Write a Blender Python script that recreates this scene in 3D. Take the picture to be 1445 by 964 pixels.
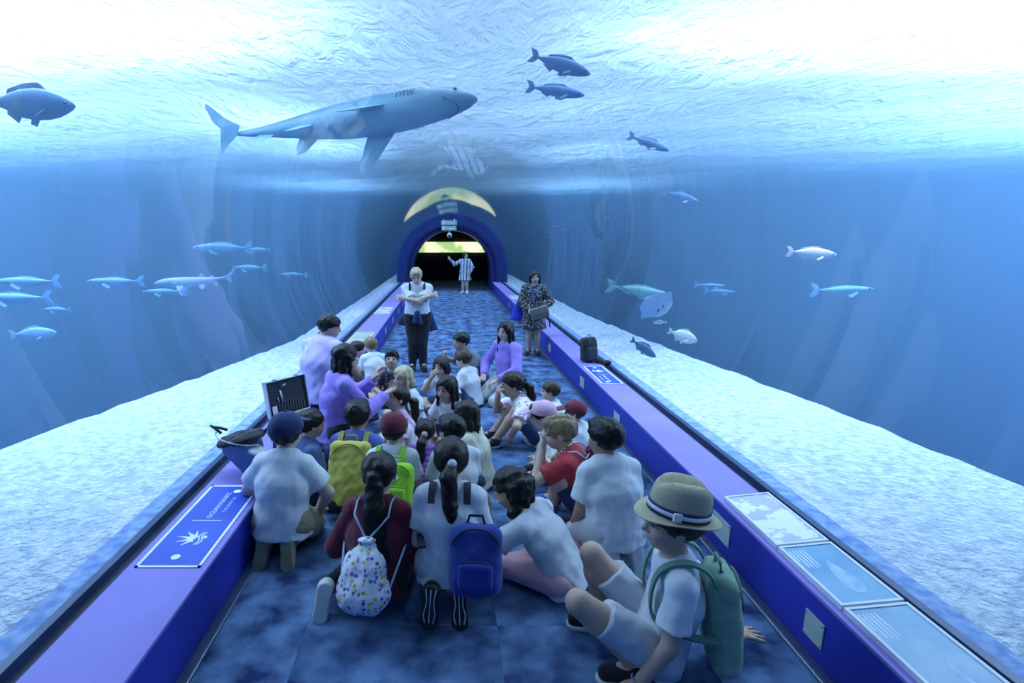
import bpy, bmesh, math, random
import numpy as np
from mathutils import Vector, Matrix
sc = bpy.context.scene
for o in list(bpy.data.objects): bpy.data.objects.remove(o)
COL = sc.collection
PI = math.pi

# ---------------------------------------------------------------- camera
cam_d = bpy.data.cameras.new('camera'); cam = bpy.data.objects.new('camera', cam_d); COL.objects.link(cam)
cam.location = (0, 0, 2.0)
cam.rotation_euler = (PI/2 - math.atan(146/760.), 0, 0)
cam_d.sensor_width = 36.0; cam_d.lens = 760/1445*36.0
cam_d.shift_x = (722.5-630)/1445
cam_d.clip_start = 0.02; cam_d.clip_end = 300
sc.camera = cam

# ---------------------------------------------------------------- sky light above the tank, exposure
w = bpy.data.worlds.new('world'); sc.world = w; w.use_nodes = True
bg = w.node_tree.nodes['Background']
bg.inputs['Color'].default_value = (0.30, 0.60, 1.0, 1); bg.inputs['Strength'].default_value = 1.15
sc.view_settings.view_transform = 'Standard'; sc.view_settings.look = 'None'
sc.view_settings.exposure = -1.60; sc.view_settings.gamma = 1.0; sc.view_settings.use_curve_mapping = False
sc.cycles.use_denoising = True
sc.cycles.max_bounces = 10; sc.cycles.transparent_max_bounces = 24
sc.cycles.diffuse_bounces = 4; sc.cycles.glossy_bounces = 3; sc.cycles.transmission_bounces = 6
sc.cycles.sample_clamp_indirect = 6.0
sc.cycles.caustics_reflective = False; sc.cycles.caustics_refractive = False

WATER_Z = 3.9
def flood(name, loc, size, power, col=(0.60, 0.79, 1.0), aim=(0, 0, -1), spread=150):
    d = bpy.data.lights.new(name, 'AREA'); d.shape = 'DISK'; d.size = size; d.energy = power; d.color = col
    d.spread = math.radians(spread)
    o = bpy.data.objects.new(name, d); COL.objects.link(o); o.location = loc
    o.rotation_euler = Vector(aim).to_track_quat('-Z', 'Y').to_euler()
    return o
# tank lamps above the water; side and centre ones added for ripples and brightness
for fx, fy, fz, fs_, fl_, fp, fax, fsp in ((-12.0, 7.0, 10.0, 8.0, 12.0, 27000, -.15, 120), (12.5, 7.0, 10.0, 8.0, 12.0, 25000, .15, 120),
        (-16.0, 9.0, 6.9, 3.0, 18.0, 17000, 1.6, 150), (16.0, 9.0, 6.9, 3.0, 18.0, 17000, -1.6, 150), (.2, 9.0, 8.6, 3.0, 12.0, 3000, 0, 150),
        (-4.6, 5.4, 6.9, 1.0, 7.0, 3600, -.12, 70), (5.0, 5.4, 6.9, 1.0, 7.0, 3600, .12, 70),
        (-2.2, 9.5, 6.0, .4, 1.2, 1200, -.6, 120), (-2.0, 12.5, 6.0, .4, 1.0, 900, -.6, 120), (2.4, 13.0, 6.2, .4, .8, 700, .8, 120), (1.4, 9.0, 6.2, .25, .4, 250, .8, 120),
        (-4.5, 21.0, 7.6, 2.0, 4.0, 4000, 0, 120), (5.0, 21.0, 7.8, 2.0, 4.0, 4000, 0, 120)):
    o = flood('tank_and_added_lamp', (fx, fy, fz), fs_, fp, aim=(fax, 0, -1), spread=fsp)
    o.data.shape = 'ELLIPSE'; o.data.size_y = fl_
    if fz > 9: o.data.color = (.70, .77, 1.0)      # the two large overhead lamps are tinted lavender

# ---------------------------------------------------------------- materials
MATS = {}
def new_mat(name):
    m = bpy.data.materials.new(name); m.use_nodes = True
    nt = m.node_tree
    for n in list(nt.nodes): nt.nodes.remove(n)
    out = nt.nodes.new('ShaderNodeOutputMaterial')
    MATS[name] = m
    return m, nt, out
def N(nt, typ, **kw):
    n = nt.nodes.new(typ)
    for k, v in kw.items():
        if k.startswith('_'): setattr(n, k[1:], v)
        else:
            n.inputs[k.replace('__', ' ')].default_value = v
    return n
def rgba(c): return (c[0], c[1], c[2], 1.0)
def srgb(r, g, b):
    f = lambda c: (c/255/12.92 if c/255 <= .04045 else ((c/255+.055)/1.055)**2.4)
    return (f(r), f(g), f(b))
def pmat(name, col, col2=None, scale=8.0, rough=.6, bump=0.0, bscale=None, metal=0.0, stretch=(1, 1, 1), spec=.4, detail=4, world=False, sheen=0):
    if name in MATS: return MATS[name]
    m, nt, out = new_mat(name)
    b = N(nt, 'ShaderNodeBsdfPrincipled', Roughness=rough, Metallic=metal)
    b.inputs['Specular IOR Level'].default_value = spec
    if sheen: b.inputs['Sheen Weight'].default_value = sheen
    nt.links.new(b.outputs[0], out.inputs[0])
    if world: vec = nt.nodes.new('ShaderNodeNewGeometry').outputs['Position']
    else: vec = nt.nodes.new('ShaderNodeTexCoord').outputs['Object']
    mp = N(nt, 'ShaderNodeMapping'); mp.inputs['Scale'].default_value = stretch
    nt.links.new(vec, mp.inputs[0])
    if col2 is None: col2 = tuple(c*.85 for c in col)
    nz = N(nt, 'ShaderNodeTexNoise', Scale=scale, Detail=detail)
    nt.links.new(mp.outputs[0], nz.inputs['Vector'])
    rp = nt.nodes.new('ShaderNodeValToRGB')
    rp.color_ramp.elements[0].position = .35; rp.color_ramp.elements[1].position = .65
    rp.color_ramp.elements[0].color = rgba(col2); rp.color_ramp.elements[1].color = rgba(col)
    nt.links.new(nz.outputs[0], rp.inputs[0]); nt.links.new(rp.outputs[0], b.inputs['Base Color'])
    if bump:
        n2 = N(nt, 'ShaderNodeTexNoise', Scale=bscale or scale*4, Detail=3)
        nt.links.new(mp.outputs[0], n2.inputs['Vector'])
        bp = N(nt, 'ShaderNodeBump', Strength=1.0, Distance=bump)
        nt.links.new(n2.outputs[0], bp.inputs['Height']); nt.links.new(bp.outputs[0], b.inputs['Normal'])
    return m

# ---------------------------------------------------------------- object helpers
def mk(name, verts, faces, mat=None, parent=None, smooth=False, mats=None, fmat=None):
    me = bpy.data.meshes.new(name); me.from_pydata([tuple(v) for v in verts], [], faces); me.update()
    o = bpy.data.objects.new(name, me); COL.objects.link(o)
    if mats:
        for m in mats: me.materials.append(m)
        if fmat is not None: me.polygons.foreach_set('material_index', fmat)
    elif mat: me.materials.append(mat)
    if smooth: me.polygons.foreach_set('use_smooth', [True]*len(me.polygons))
    if parent: o.parent = parent
    return o
def from_bm(name, bm, mat=None, parent=None, smooth=False):
    me = bpy.data.meshes.new(name); bmesh.ops.recalc_face_normals(bm, faces=bm.faces); bm.to_mesh(me); bm.free()
    o = bpy.data.objects.new(name, me); COL.objects.link(o)
    if mat: me.materials.append(mat)
    if smooth: me.polygons.foreach_set('use_smooth', [True]*len(me.polygons))
    if parent: o.parent = parent
    return o
def tag(o, label, cat, group=None, kind=None):
    if label: o['label'] = label
    if cat: o['category'] = cat
    if group: o['group'] = group
    if kind: o['kind'] = kind
    return o
def struct(o, label=None):
    o['kind'] = 'structure'
    if label: o['label'] = label
    return o
def empty(name, loc=(0, 0, 0), rz=0.0):
    o = bpy.data.objects.new(name, None); COL.objects.link(o); o.location = loc; o.rotation_euler = (0, 0, rz)
    o.empty_display_size = .1
    return o
def bm_box(bm, lo, hi, bevel=0.0, seg=2):
    x0, y0, z0 = lo; x1, y1, z1 = hi
    b2 = bmesh.new()
    bmesh.ops.create_cube(b2, size=1.0)
    for v in b2.verts:
        v.co = Vector(((x0+x1)/2+v.co.x*(x1-x0), (y0+y1)/2+v.co.y*(y1-y0), (z0+z1)/2+v.co.z*(z1-z0)))
    if bevel: bmesh.ops.bevel(b2, geom=b2.edges[:], offset=bevel, segments=seg, affect='EDGES', profile=.5)
    me = bpy.data.meshes.new('t'); b2.to_mesh(me); b2.free(); bm.from_mesh(me); bpy.data.meshes.remove(me)
    return bm
def box(name, lo, hi, mat, parent=None, bevel=0.0, smooth=False):
    bm = bmesh.new(); bm_box(bm, lo, hi, bevel); return from_bm(name, bm, mat, parent, smooth)
def extrude_profile(name, prof, y0, y1, mat, parent=None, closed=True, smooth=False, ny=1):
    n = len(prof); vs = []; fs = []
    for k in range(ny+1):
        y = y0+(y1-y0)*k/ny
        vs += [(p[0], y, p[1]) for p in prof]
    m = n if closed else n-1
    for k in range(ny):
        for i in range(m):
            j = (i+1) % n
            fs.append((k*n+i, k*n+j, (k+1)*n+j, (k+1)*n+i))
    if closed:
        fs.append(tuple(range(n))[::-1]); fs.append(tuple(range(ny*n, ny*n+n)))
    o = mk(name, vs, fs, mat, parent, smooth)
    bm = bmesh.new(); bm.from_mesh(o.data); bmesh.ops.recalc_face_normals(bm, faces=bm.faces); bm.to_mesh(o.data); bm.free()
    if smooth: o.data.polygons.foreach_set('use_smooth', [True]*len(o.data.polygons))
    return o

# ================================================================ SETTING
XC = 0.215            # centre line of the tunnel
GL, GR = -1.735, 2.165  # foot of the acrylic
FL, FR = -1.23, 1.76    # carpet edges
LH = 0.34
Y0, Y1 = -2.0, 21.0

M_car = pmat('carpet', srgb(98, 128, 168), srgb(30, 46, 86), scale=4.5, rough=.95, bump=.004, bscale=160, world=True, spec=.1, detail=9)
M_car2 = pmat('carpet_pale', srgb(102, 132, 172), srgb(32, 50, 90), scale=5.0, rough=.95, bump=.004, bscale=160, world=True, spec=.1, detail=9)
M_face = pmat('ledge_blue', srgb(42, 52, 165), srgb(38, 48, 155), scale=3, rough=.45)
M_top = pmat('ledge_violet', srgb(136, 124, 198), srgb(126, 114, 190), scale=2, rough=.42)
M_dark = pmat('dark_gap', (.012, .02, .05), (.02, .03, .07), scale=5, rough=.5)
M_skirt = pmat('skirting', (.02, .035, .09), (.03, .05, .12), scale=5, rough=.35)
M_metal = pmat('strip_metal', (.35, .42, .5), (.28, .35, .42), scale=12, rough=.35, metal=.8)
M_curb = pmat('outer_curb', srgb(150, 172, 205), srgb(95, 128, 180), scale=16, rough=.7, bump=.01, bscale=20)

flo = box('floor', (FL-.02, Y0, -.12), (FR+.02, 26.5, -.012), pmat('floor_slab', (.03, .05, .1), scale=2, rough=.9)); struct(flo, 'blue carpeted floor of the tunnel')
tile_me = {}
for k in range(2):
    bm = bmesh.new(); bm_box(bm, (0, 0, -.012), (.498, .4995, 0), .0012, 1)
    me = bpy.data.meshes.new('carpet_tile'); bm.to_mesh(me); bm.free(); me.materials.append((M_car, M_car2)[k]); tile_me[k] = me
random.seed(4)
nx = 6; tw = (FR-FL)/nx
for j in range(int((26.5-Y0)/.5)):
    for i in range(nx):
        o = bpy.data.objects.new('carpet_tile', tile_me[(i*7+j*3+random.randint(0, 1)) % 2]); COL.objects.link(o)
        o.location = (FL+i*tw+.001, Y0+j*.5, random.uniform(-.0012, .0)); o.parent = flo

def ledge(side, xin, xout, xg):
    s = -1 if side == 'left' else 1
    e = empty('ledge_'+side, (xin, 0, 0)); struct(e, 'blue kick wall with violet ledge along the %s of the carpet' % ('sign-bearing side' if s < 0 else 'exhibit panel side'))
    def bxx(nm, xa, xb, z0, z1, mat, bev=.004, ya=Y0, yb=Y1):
        o = box(nm, (min(xa, xb), ya, z0), (max(xa, xb), yb, z1), mat, None, bev); o.parent = e; o.matrix_parent_inverse = Matrix.Translation((-xin, 0, 0)); return o
    bxx('front_panel', xin, xin+s*.03, .0, LH-.02, M_face)
    bxx('top_panel', xin-s*.004, xout, LH-.02, LH, M_top)
    bxx('skirting', xin-s*.05, xin, 0, .022, M_skirt, .003)
    bxx('metal_strip', xin-s*.056, xin-s*.05, 0, .018, M_metal, .002)
    bxx('seal_channel', xout, xg+s*.01, .2, LH-.035, M_dark, .003)
    bxx('seal_lip', xg-s*.02, xg+s*.025, .2, LH+.012, M_skirt, .003)
    bxx('core', xin+s*.03, xg, -.05, LH-.06, M_dark)
    return e
LEDL = ledge('left', FL, -1.64, GL)
LEDR = ledge('right', FR, 2.08, GR)

# acrylic tunnel shell
m, nt, out = new_mat('acrylic')
tr = N(nt, 'ShaderNodeBsdfTransparent', Color=(.97, .985, 1, 1)); gl = N(nt, 'ShaderNodeBsdfGlossy', Roughness=.03, Color=(1, 1, 1, 1))
mx = nt.nodes.new('ShaderNodeMixShader')
lw = N(nt, 'ShaderNodeLayerWeight', Blend=.5); pw = N(nt, 'ShaderNodeMath', _operation='POWER'); pw.inputs[1].default_value = 5.0
ma = N(nt, 'ShaderNodeMath', _operation='MULTIPLY_ADD'); ma.inputs[1].default_value = .55; ma.inputs[2].default_value = .045
nt.links.new(lw.outputs['Facing'], pw.inputs[0]); nt.links.new(pw.outputs[0], ma.inputs[0]); nt.links.new(ma.outputs[0], mx.inputs[0])
nt.links.new(tr.outputs[0], mx.inputs[1]); nt.links.new(gl.outputs[0], mx.inputs[2]); nt.links.new(mx.outputs[0], out.inputs[0])
M_acr = m
RT, ZC = 2.02, 0.78
a0 = math.asin((LH-ZC)/RT)
hw = RT*math.cos(a0)
prof = []
for k in range(49):
    a = a0+(PI-2*a0)*k/48
    prof.append((XC+RT*math.cos(a)*(1.95/hw), ZC+RT*math.sin(a)))
acr = extrude_profile('window_1', prof, Y0, Y1, M_acr, closed=False, smooth=True); struct(acr, 'curved clear acrylic shell of the tunnel')

# sand bed and curb outside the acrylic
M_sand = pmat('sand', srgb(226, 228, 230), srgb(176, 188, 202), scale=14.0, rough=.95, bump=.04, bscale=30, world=True, spec=.1, detail=12)
crestL = [(-3, -3.8), (2, -3.8), (4.2, -3.5), (6.3, -2.95), (8.5, -2.5), (14, -2.35), (40, -2.3)]
crestR = [(-3, 3.9), (2, 3.9), (4, 3.85), (5.5, 3.7), (8, 3.35), (12, 3.0), (40, 2.8)]
def sand(side, crest, xg):
    s = -1 if side == 'left' else 1
    ys = np.concatenate([np.arange(-3, 14, .22), np.arange(14, 34, 1.0)])
    us = np.concatenate([np.linspace(0, 1, 26), 1+np.array([.04, .1, .2, .4, .8, 1.4, 2.2, 4, 7.5])])
    vs = []; fs = []
    rng = random.Random(3)
    for y in ys:
        xc = np.interp(y, [c[0] for c in crest], [c[1] for c in crest])
        w0 = xg+s*.17
        for u in us:
            x = w0+(xc-w0)*min(u, 1)+s*max(u-1, 0)*1.6
            z = .30+.06*math.sin(min(u, 1)*PI/2)
            if u > 1: z -= min(5.2, (u-1)*2.0)+.0
            z += .012*math.sin(x*7+y*2.3)*math.sin(y*5.1-x*1.7)+.008*math.sin(y*11+x*9)
            vs.append((x, y, z))
    n = len(us)
    for j in range(len(ys)-1):
        for i in range(n-1):
            q = (j*n+i, j*n+i+1, (j+1)*n+i+1, (j+1)*n+i); fs.append(q if s > 0 else q[::-1])
    o = mk('sand_bed', vs, fs, M_sand, smooth=True)
    tag(o, 'pale sand bank lying outside the acrylic beside the %s ledge' % ('violet sign' if s < 0 else 'exhibit panel'), 'sand', kind='stuff')
    c = extrude_profile('outer_curb_'+side, [(xg+s*.03, .1), (xg+s*.03, .33), (xg+s*.17, .325), (xg+s*.2, .1)], Y0, Y1, M_curb); struct(c, 'weathered blue curb between acrylic and sand')
sand('left', crestL, GL); sand('right', crestR, GR)

# tank walls, painted blue
M_tank = pmat('tank_blue', srgb(96, 160, 225), srgb(82, 146, 215), scale=.25, rough=.9, world=True, spec=.05)
TW = 17.0
struct(box('wall_left', (-TW-.2, -4, -5.6), (-TW, 34, WATER_Z+.6), M_tank), 'blue tank wall')
struct(box('wall_right', (TW, -4, -5.6), (TW+.2, 34, WATER_Z+.6), M_tank), 'blue tank wall')
struct(box('wall_back', (-TW-.2, 34, -5.6), (TW+.2, 34.2, WATER_Z+.6), M_tank), 'blue tank wall at the far end')
struct(box('wall_front', (-TW-.2, -4.2, -5.6), (TW+.2, -4, WATER_Z+.6), M_tank), 'blue tank wall behind the viewer')
struct(box('tank_floor', (-TW-.2, -4, -5.7), (TW+.2, 34, -5.5), M_tank), 'blue floor of the tank')

# water surface: rippled sheet, seen from below
m, nt, out = new_mat('water_surface')
tc = nt.nodes.new('ShaderNodeNewGeometry')
mp = N(nt, 'ShaderNodeMapping'); mp.inputs['Scale'].default_value = (1.0, .55, 1)
nt.links.new(tc.outputs['Position'], mp.inputs[0])
n1 = N(nt, 'ShaderNodeTexNoise', Scale=3.6, Detail=5, Roughness=.6, Distortion=.8); nt.links.new(mp.outputs[0], n1.inputs['Vector'])
bp = N(nt, 'ShaderNodeBump', Strength=1.0, Distance=1.6); nt.links.new(n1.outputs[0], bp.inputs['Height'])
tl = N(nt, 'ShaderNodeBsdfTranslucent', Color=(.85, .95, 1, 1)); nt.links.new(bp.outputs[0], tl.inputs['Normal'])
rf = N(nt, 'ShaderNodeBsdfRefraction', Color=(1, 1, 1, 1), Roughness=.06, IOR=1.33); nt.links.new(bp.outputs[0], rf.inputs['Normal'])
tp = N(nt, 'ShaderNodeBsdfTransparent', Color=(.92, .97, 1, 1))
gs = N(nt, 'ShaderNodeBsdfGlossy', Color=(.9, .97, 1, 1), Roughness=.08); nt.links.new(bp.outputs[0], gs.inputs['Normal'])
def mixs(f, a, b):
    x = N(nt, 'ShaderNodeMixShader'); x.inputs[0].default_value = f
    nt.links.new(a.outputs[0], x.inputs[1]); nt.links.new(b.outputs[0], x.inputs[2]); return x
gls = N(nt, 'ShaderNodeBsdfGlass', Color=(1, 1, 1, 1), Roughness=.03, IOR=1.33); nt.links.new(bp.outputs[0], gls.inputs['Normal'])
mm = mixs(.4, gls, tl)
mm = mixs(.3, mm, tp)
nt.links.new(mm.outputs[0], out.inputs[0])
gx = np.linspace(-TW+.02, TW-.02, 131); gy = np.linspace(-3.98, 33.98, 191)
vs = [(x, y, WATER_Z+.05*math.sin(x*1.9+.7*y)*math.sin(y*1.3-.4*x)+.03*math.sin(2.9*y+x)) for y in gy for x in gx]
n = len(gx)
fs = [(j*n+i, j*n+i+1, (j+1)*n+i+1, (j+1)*n+i) for j in range(len(gy)-1) for i in range(n-1)]
ws = mk('water_surface', vs, fs, m, smooth=True); tag(ws, 'rippled bright water surface above the tunnel', 'water', kind='stuff')

# the water itself: an absorbing body around the tunnel
m, nt, out = new_mat('water_body')
ab = N(nt, 'ShaderNodeVolumeAbsorption', Density=1.0)
SIG = (.11, .055, .008)
ab.inputs['Color'].default_value = (1-SIG[0], 1-SIG[1], 1-SIG[2], 1)
scv = N(nt, 'ShaderNodeVolumeScatter', Density=.08, Anisotropy=.2); scv.inputs['Color'].default_value = (.38, .68, 1, 1)
adv = nt.nodes.new('ShaderNodeAddShader'); nt.links.new(ab.outputs[0], adv.inputs[0]); nt.links.new(scv.outputs[0], adv.inputs[1])
nt.links.new(adv.outputs[0], out.inputs['Volume'])
tun = [(XC+(p[0]-XC)*1.012, ZC+(p[1]-ZC)*1.012) for p in prof]   # from right foot over the crown to the left foot
wp = [(TW-.01, -5.45), (TW-.01, WATER_Z-.12), (-TW+.01, WATER_Z-.12), (-TW+.01, -5.45), (tun[-1][0], -5.45)] + tun[::-1] + [(tun[0][0], -5.45)]
wb = extrude_profile('water_body', wp, -3.99, 33.9, m, closed=True); tag(wb, 'clear blue water filling the tank around the tunnel', 'water', kind='stuff')

# far portal
M_portal = pmat('portal_navy', srgb(40, 56, 120), srgb(32, 46, 105), scale=3, rough=.35)
M_portal_d = pmat('portal_dark', srgb(22, 32, 80), scale=3, rough=.4)
M_room = pmat('far_room', (.008, .012, .018), (.012, .018, .024), scale=3, rough=.8)
def arch_ring(name, r0, r1, ya, yb, mat, parent):
    vs = []; fs = []
    K = 40
    lo = -ZC+0.0
    pts = []
    for r in (r0, r1):
        row = [(XC+r, 0.0)]
        aa = 0.0
        for k in range(K+1):
            a = PI*k/K; row.append((XC+r*math.cos(a), ZC+r*math.sin(a)))
        row.append((XC-r, 0.0)); pts.append(row)
    n = len(pts[0])
    for y in (ya, yb):
        for row in pts: vs += [(p[0], y, p[1]) for p in row]
    def idx(f, r, i): return (f*2+r)*n+i
    for i in range(n-1):
        fs.append((idx(0, 0, i), idx(0, 1, i), idx(0, 1, i+1), idx(0, 0, i+1)))
        fs.append((idx(1, 0, i), idx(1, 0, i+1), idx(1, 1, i+1), idx(1, 1, i)))
        fs.append((idx(0, 0, i), idx(0, 0, i+1), idx(1, 0, i+1), idx(1, 0, i)))
        fs.append((idx(0, 1, i), idx(1, 1, i), idx(1, 1, i+1), idx(0, 1, i+1)))
    fs.append((idx(0, 0, 0), idx(1, 0, 0), idx(1, 1, 0), idx(0, 1, 0))); fs.append((idx(0, 0, n-1), idx(0, 1, n-1), idx(1, 1, n-1), idx(1, 0, n-1)))
    return mk(name, vs, fs, mat, parent)
por = empty('portal_arch', (XC, Y1, 0)); struct(por, 'dark blue arched portal at the end of the tunnel')
def under(o, e):
    o.parent = e; o.matrix_parent_inverse = Matrix.Translation(-Vector(e.location)); return o
under(arch_ring('outer_ring', 1.72, 2.12, Y1-.25, Y1+.1, M_portal, None), por)
under(arch_ring('seal_ring', 1.66, 1.725, Y1-.3, Y1+.1, M_portal_d, None), por)
under(arch_ring('inner_ring', 1.5, 1.66, Y1-.1, Y1+1.2, M_portal, None), por)
# room beyond
rm = empty('far_room', (XC, 26, 0)); struct(rm, 'dark room beyond the portal')
under(box('back_wall', (XC-1.9, 26.0, -.1), (XC+1.9, 26.1, 2.4), M_room), rm)
under(arch_ring('room_shell', 1.92, 2.06, Y1+.1, 26.05, M_room, None), rm)
under(box('room_floor', (XC-1.9, 21.2, -.2), (XC+1.9, 26, -.12), M_room), rm)
m, nt, out = new_mat('lit_window')
tc = nt.nodes.new('ShaderNodeTexCoord'); nz = N(nt, 'ShaderNodeTexNoise', Scale=1.3, Detail=2); nt.links.new(tc.outputs['Object'], nz.inputs['Vector'])
rp = nt.nodes.new('ShaderNodeValToRGB'); rp.color_ramp.elements[0].position = .42; rp.color_ramp.elements[1].position = .56
rp.color_ramp.elements[0].color = (.35, .55, .22, 1); rp.color_ramp.elements[1].color = (.95, 1, .62, 1)
em = N(nt, 'ShaderNodeEmission', Strength=4.0); nt.links.new(nz.outputs[0], rp.inputs[0]); nt.links.new(rp.outputs[0], em.inputs[0]); nt.links.new(em.outputs[0], out.inputs[0])
win = box('window_2', (XC-1.6, 25.9, 1.33), (XC+1.6, 25.98, 1.82), m); struct(win, 'lit yellow-green tank window in the dark room')

# ================================================================ SOLID SHAPES (distance fields turned into one mesh each)
def vv(*a): return np.array(a, dtype=float)
def unit(v):
    v = np.asarray(v, float); return v/(np.linalg.norm(v)+1e-9)
class SDF:
    def __init__(s): s.ops = []; s.noise = None
    def cone(s, a, b, ra, rb, k=.0, side=None, sx=1.0, flat=(False, False), op='u'):
        a = vv(*a); b = vv(*b); m = max(ra, rb)*max(1, sx)+k
        s.ops.append((op, 'c', (a, b, ra, rb, None if side is None else unit(side), sx, flat), k, np.minimum(a, b)-m, np.maximum(a, b)+m)); return s
    def ell(s, c, r, R=None, k=.0, op='u'):
        c = vv(*c); r = vv(*r); R = np.eye(3) if R is None else np.asarray(R); m = np.abs(R) @ r + k
        s.ops.append((op, 'e', (c, r, R), k, c-m, c+m)); return s
    def box(s, c, h, R=None, rad=.01, k=.0, op='u', taper=0):
        c = vv(*c); h = vv(*h); R = np.eye(3) if R is None else np.asarray(R); m = np.abs(R) @ h + k + rad
        s.ops.append((op, 'b', (c, h, R, rad, taper), k, c-m, c+m)); return s
    def keep(s, p, n):
        s.ops.append(('p', 'p', (vv(*p), unit(n)), 0, None, None)); return s
    def field(s, h):
        us = [o for o in s.ops if o[0] == 'u']
        lo = np.min([o[4] for o in us], axis=0)-3*h; hi = np.max([o[5] for o in us], axis=0)+3*h
        n = np.maximum(4, np.ceil((hi-lo)/h).astype(int)+1)
        F = np.full(n, .3, dtype=np.float32)
        ax = [lo[i]+h*np.arange(n[i]) for i in range(3)]
        for op, typ, prm, k, l, u in s.ops:
            if typ == 'p':
                p, nn = prm
                d = (nn[0]*(ax[0]-p[0]))[:, None, None]+(nn[1]*(ax[1]-p[1]))[None, :, None]+(nn[2]*(ax[2]-p[2]))[None, None, :]
                np.maximum(F, -d, out=F); continue
            mg = k+3*h
            i0 = np.maximum(0, np.floor((l-mg-lo)/h).astype(int)); i1 = np.minimum(n, np.ceil((u+mg-lo)/h).astype(int)+1)
            if np.any(i1 <= i0): continue
            sl = tuple(slice(i0[i], i1[i]) for i in range(3))
            X = ax[0][sl[0]][:, None, None]; Y = ax[1][sl[1]][None, :, None]; Z = ax[2][sl[2]][None, None, :]
            if typ == 'c':
                a, b, ra, rb, sd, sx, flat = prm
                q = [X-a[0], Y-a[1], Z-a[2]]; ba = b-a; L2 = ba @ ba+1e-12
                t0 = (q[0]*ba[0]+q[1]*ba[1]+q[2]*ba[2])/L2
                t = np.clip(t0, 0, 1)
                e = [q[i]-t*ba[i] for i in range(3)]
                d2 = e[0]**2+e[1]**2+e[2]**2
                if sd is not None:
                    w = e[0]*sd[0]+e[1]*sd[1]+e[2]*sd[2]
                    d2 = d2-w*w*(1-1/(sx*sx))
                D = np.sqrt(np.maximum(d2, 0))-(ra+t*(rb-ra))
                if flat[0]: D = np.maximum(D, -t0*math.sqrt(L2))
                if flat[1]: D = np.maximum(D, (t0-1)*math.sqrt(L2))
            else:
                c, r, R = prm[0], prm[1], prm[2]
                q = [X-c[0], Y-c[1], Z-c[2]]
                p = [q[0]*R[0, j]+q[1]*R[1, j]+q[2]*R[2, j] for j in range(3)]
                if typ == 'e':
                    k0 = np.sqrt(sum((p[j]/r[j])**2 for j in range(3))); k1 = np.sqrt(sum((p[j]/(r[j]**2))**2 for j in range(3)))+1e-6
                    D = np.where(k0 < .05, -r.min(), k0*(k0-1)/k1)
                else:
                    rad = prm[3]; tp = prm[4]
                    if tp: f = 1-tp*(p[2]/r[2]); p[0] = p[0]/f
                    g = [np.abs(p[j])-r[j]+rad for j in range(3)]
                    D = np.sqrt(sum(np.maximum(x, 0)**2 for x in g))+np.minimum(np.maximum(np.maximum(g[0], g[1]), g[2]), 0)-rad
            C = F[sl]
            if op == 'u':
                if k > 0:
                    hh = np.clip(.5+.5*(C-D)/k, 0, 1); F[sl] = C+(D-C)*hh-k*hh*(1-hh)
                else: F[sl] = np.minimum(C, D)
            elif op == 's':
                if k > 0:
                    D = -D; hh = np.clip(.5-.5*(C-D)/k, 0, 1); F[sl] = C+(D-C)*hh+k*hh*(1-hh)
                else: F[sl] = np.maximum(C, -D)
        if s.noise:
            amp, fr, seed = s.noise
            rg = np.random.RandomState(seed)
            w = 0
            for j in range(4):
                v = rg.normal(size=3); v = v/np.linalg.norm(v)*fr*(1+.45*j); ph = rg.uniform(0, 6.28)
                w = w+np.sin((v[0]*ax[0])[:, None, None]+(v[1]*ax[1])[None, :, None]+(v[2]*ax[2])[None, None, :]*.6+ph+1.3*np.sin((v[1]*ax[0])[:, None, None]-(v[0]*ax[2])[None, None, :]))/(1+.5*j)
            F = F+amp*w
        F[0] = F[-1] = .3; F[:, 0] = F[:, -1] = .3; F[:, :, 0] = F[:, :, -1] = .3
        return F, lo
    def mesh(s, h):
        F, lo = s.field(h)
        I = F < 0
        nx, ny, nz = F.shape
        cnt = np.zeros((nx-1, ny-1, nz-1), np.int8)
        for a in (0, 1):
            for b in (0, 1):
                for c in (0, 1): cnt += I[a:nx-1+a, b:ny-1+b, c:nz-1+c]
        act = (cnt > 0) & (cnt < 8)
        ci = np.argwhere(act)
        if len(ci) == 0: return np.zeros((0, 3)), np.zeros((0, 4), int)
        idx = np.full(act.shape, -1, np.int64); idx[act] = np.arange(len(ci))
        acc = np.zeros((len(ci), 3)); num = np.zeros(len(ci))
        cor = [(a, b, c) for a in (0, 1) for b in (0, 1) for c in (0, 1)]
        val = {c: F[ci[:, 0]+c[0], ci[:, 1]+c[1], ci[:, 2]+c[2]].astype(float) for c in cor}
        for c in cor:
            for axx in range(3):
                if c[axx] == 0:
                    c2 = list(c); c2[axx] = 1; c2 = tuple(c2)
                    v0, v1 = val[c], val[c2]; m = (v0 < 0) != (v1 < 0)
                    t = np.where(m, v0/(v0-v1+1e-12), 0)
                    pt = np.array(c, float)[None, :].repeat(len(ci), 0); pt[:, axx] = t
                    acc[m] += pt[m]; num[m] += 1
        V = lo+h*(ci+acc/num[:, None])
        Q = []
        for axx in range(3):
            sh = [slice(1, n-1) for n in F.shape]; s0 = list(sh); s1 = list(sh)
            s0[axx] = slice(0, F.shape[axx]-1); s1[axx] = slice(1, F.shape[axx])
            A = I[tuple(s0)]; B = I[tuple(s1)]
            e = np.argwhere(A != B); ins = A[A != B]
            off = np.array([1 if j != axx else 0 for j in range(3)]); e = e+off
            u, v = (axx+1) % 3, (axx+2) % 3
            def cell(du, dv):
                x = e.copy(); x[:, u] -= du; x[:, v] -= dv; return idx[x[:, 0], x[:, 1], x[:, 2]]
            q = np.stack([cell(1, 1), cell(0, 1), cell(0, 0), cell(1, 0)], 1)
            q[~ins] = q[~ins][:, ::-1]
            Q.append(q)
        return V, np.concatenate(Q)
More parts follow.
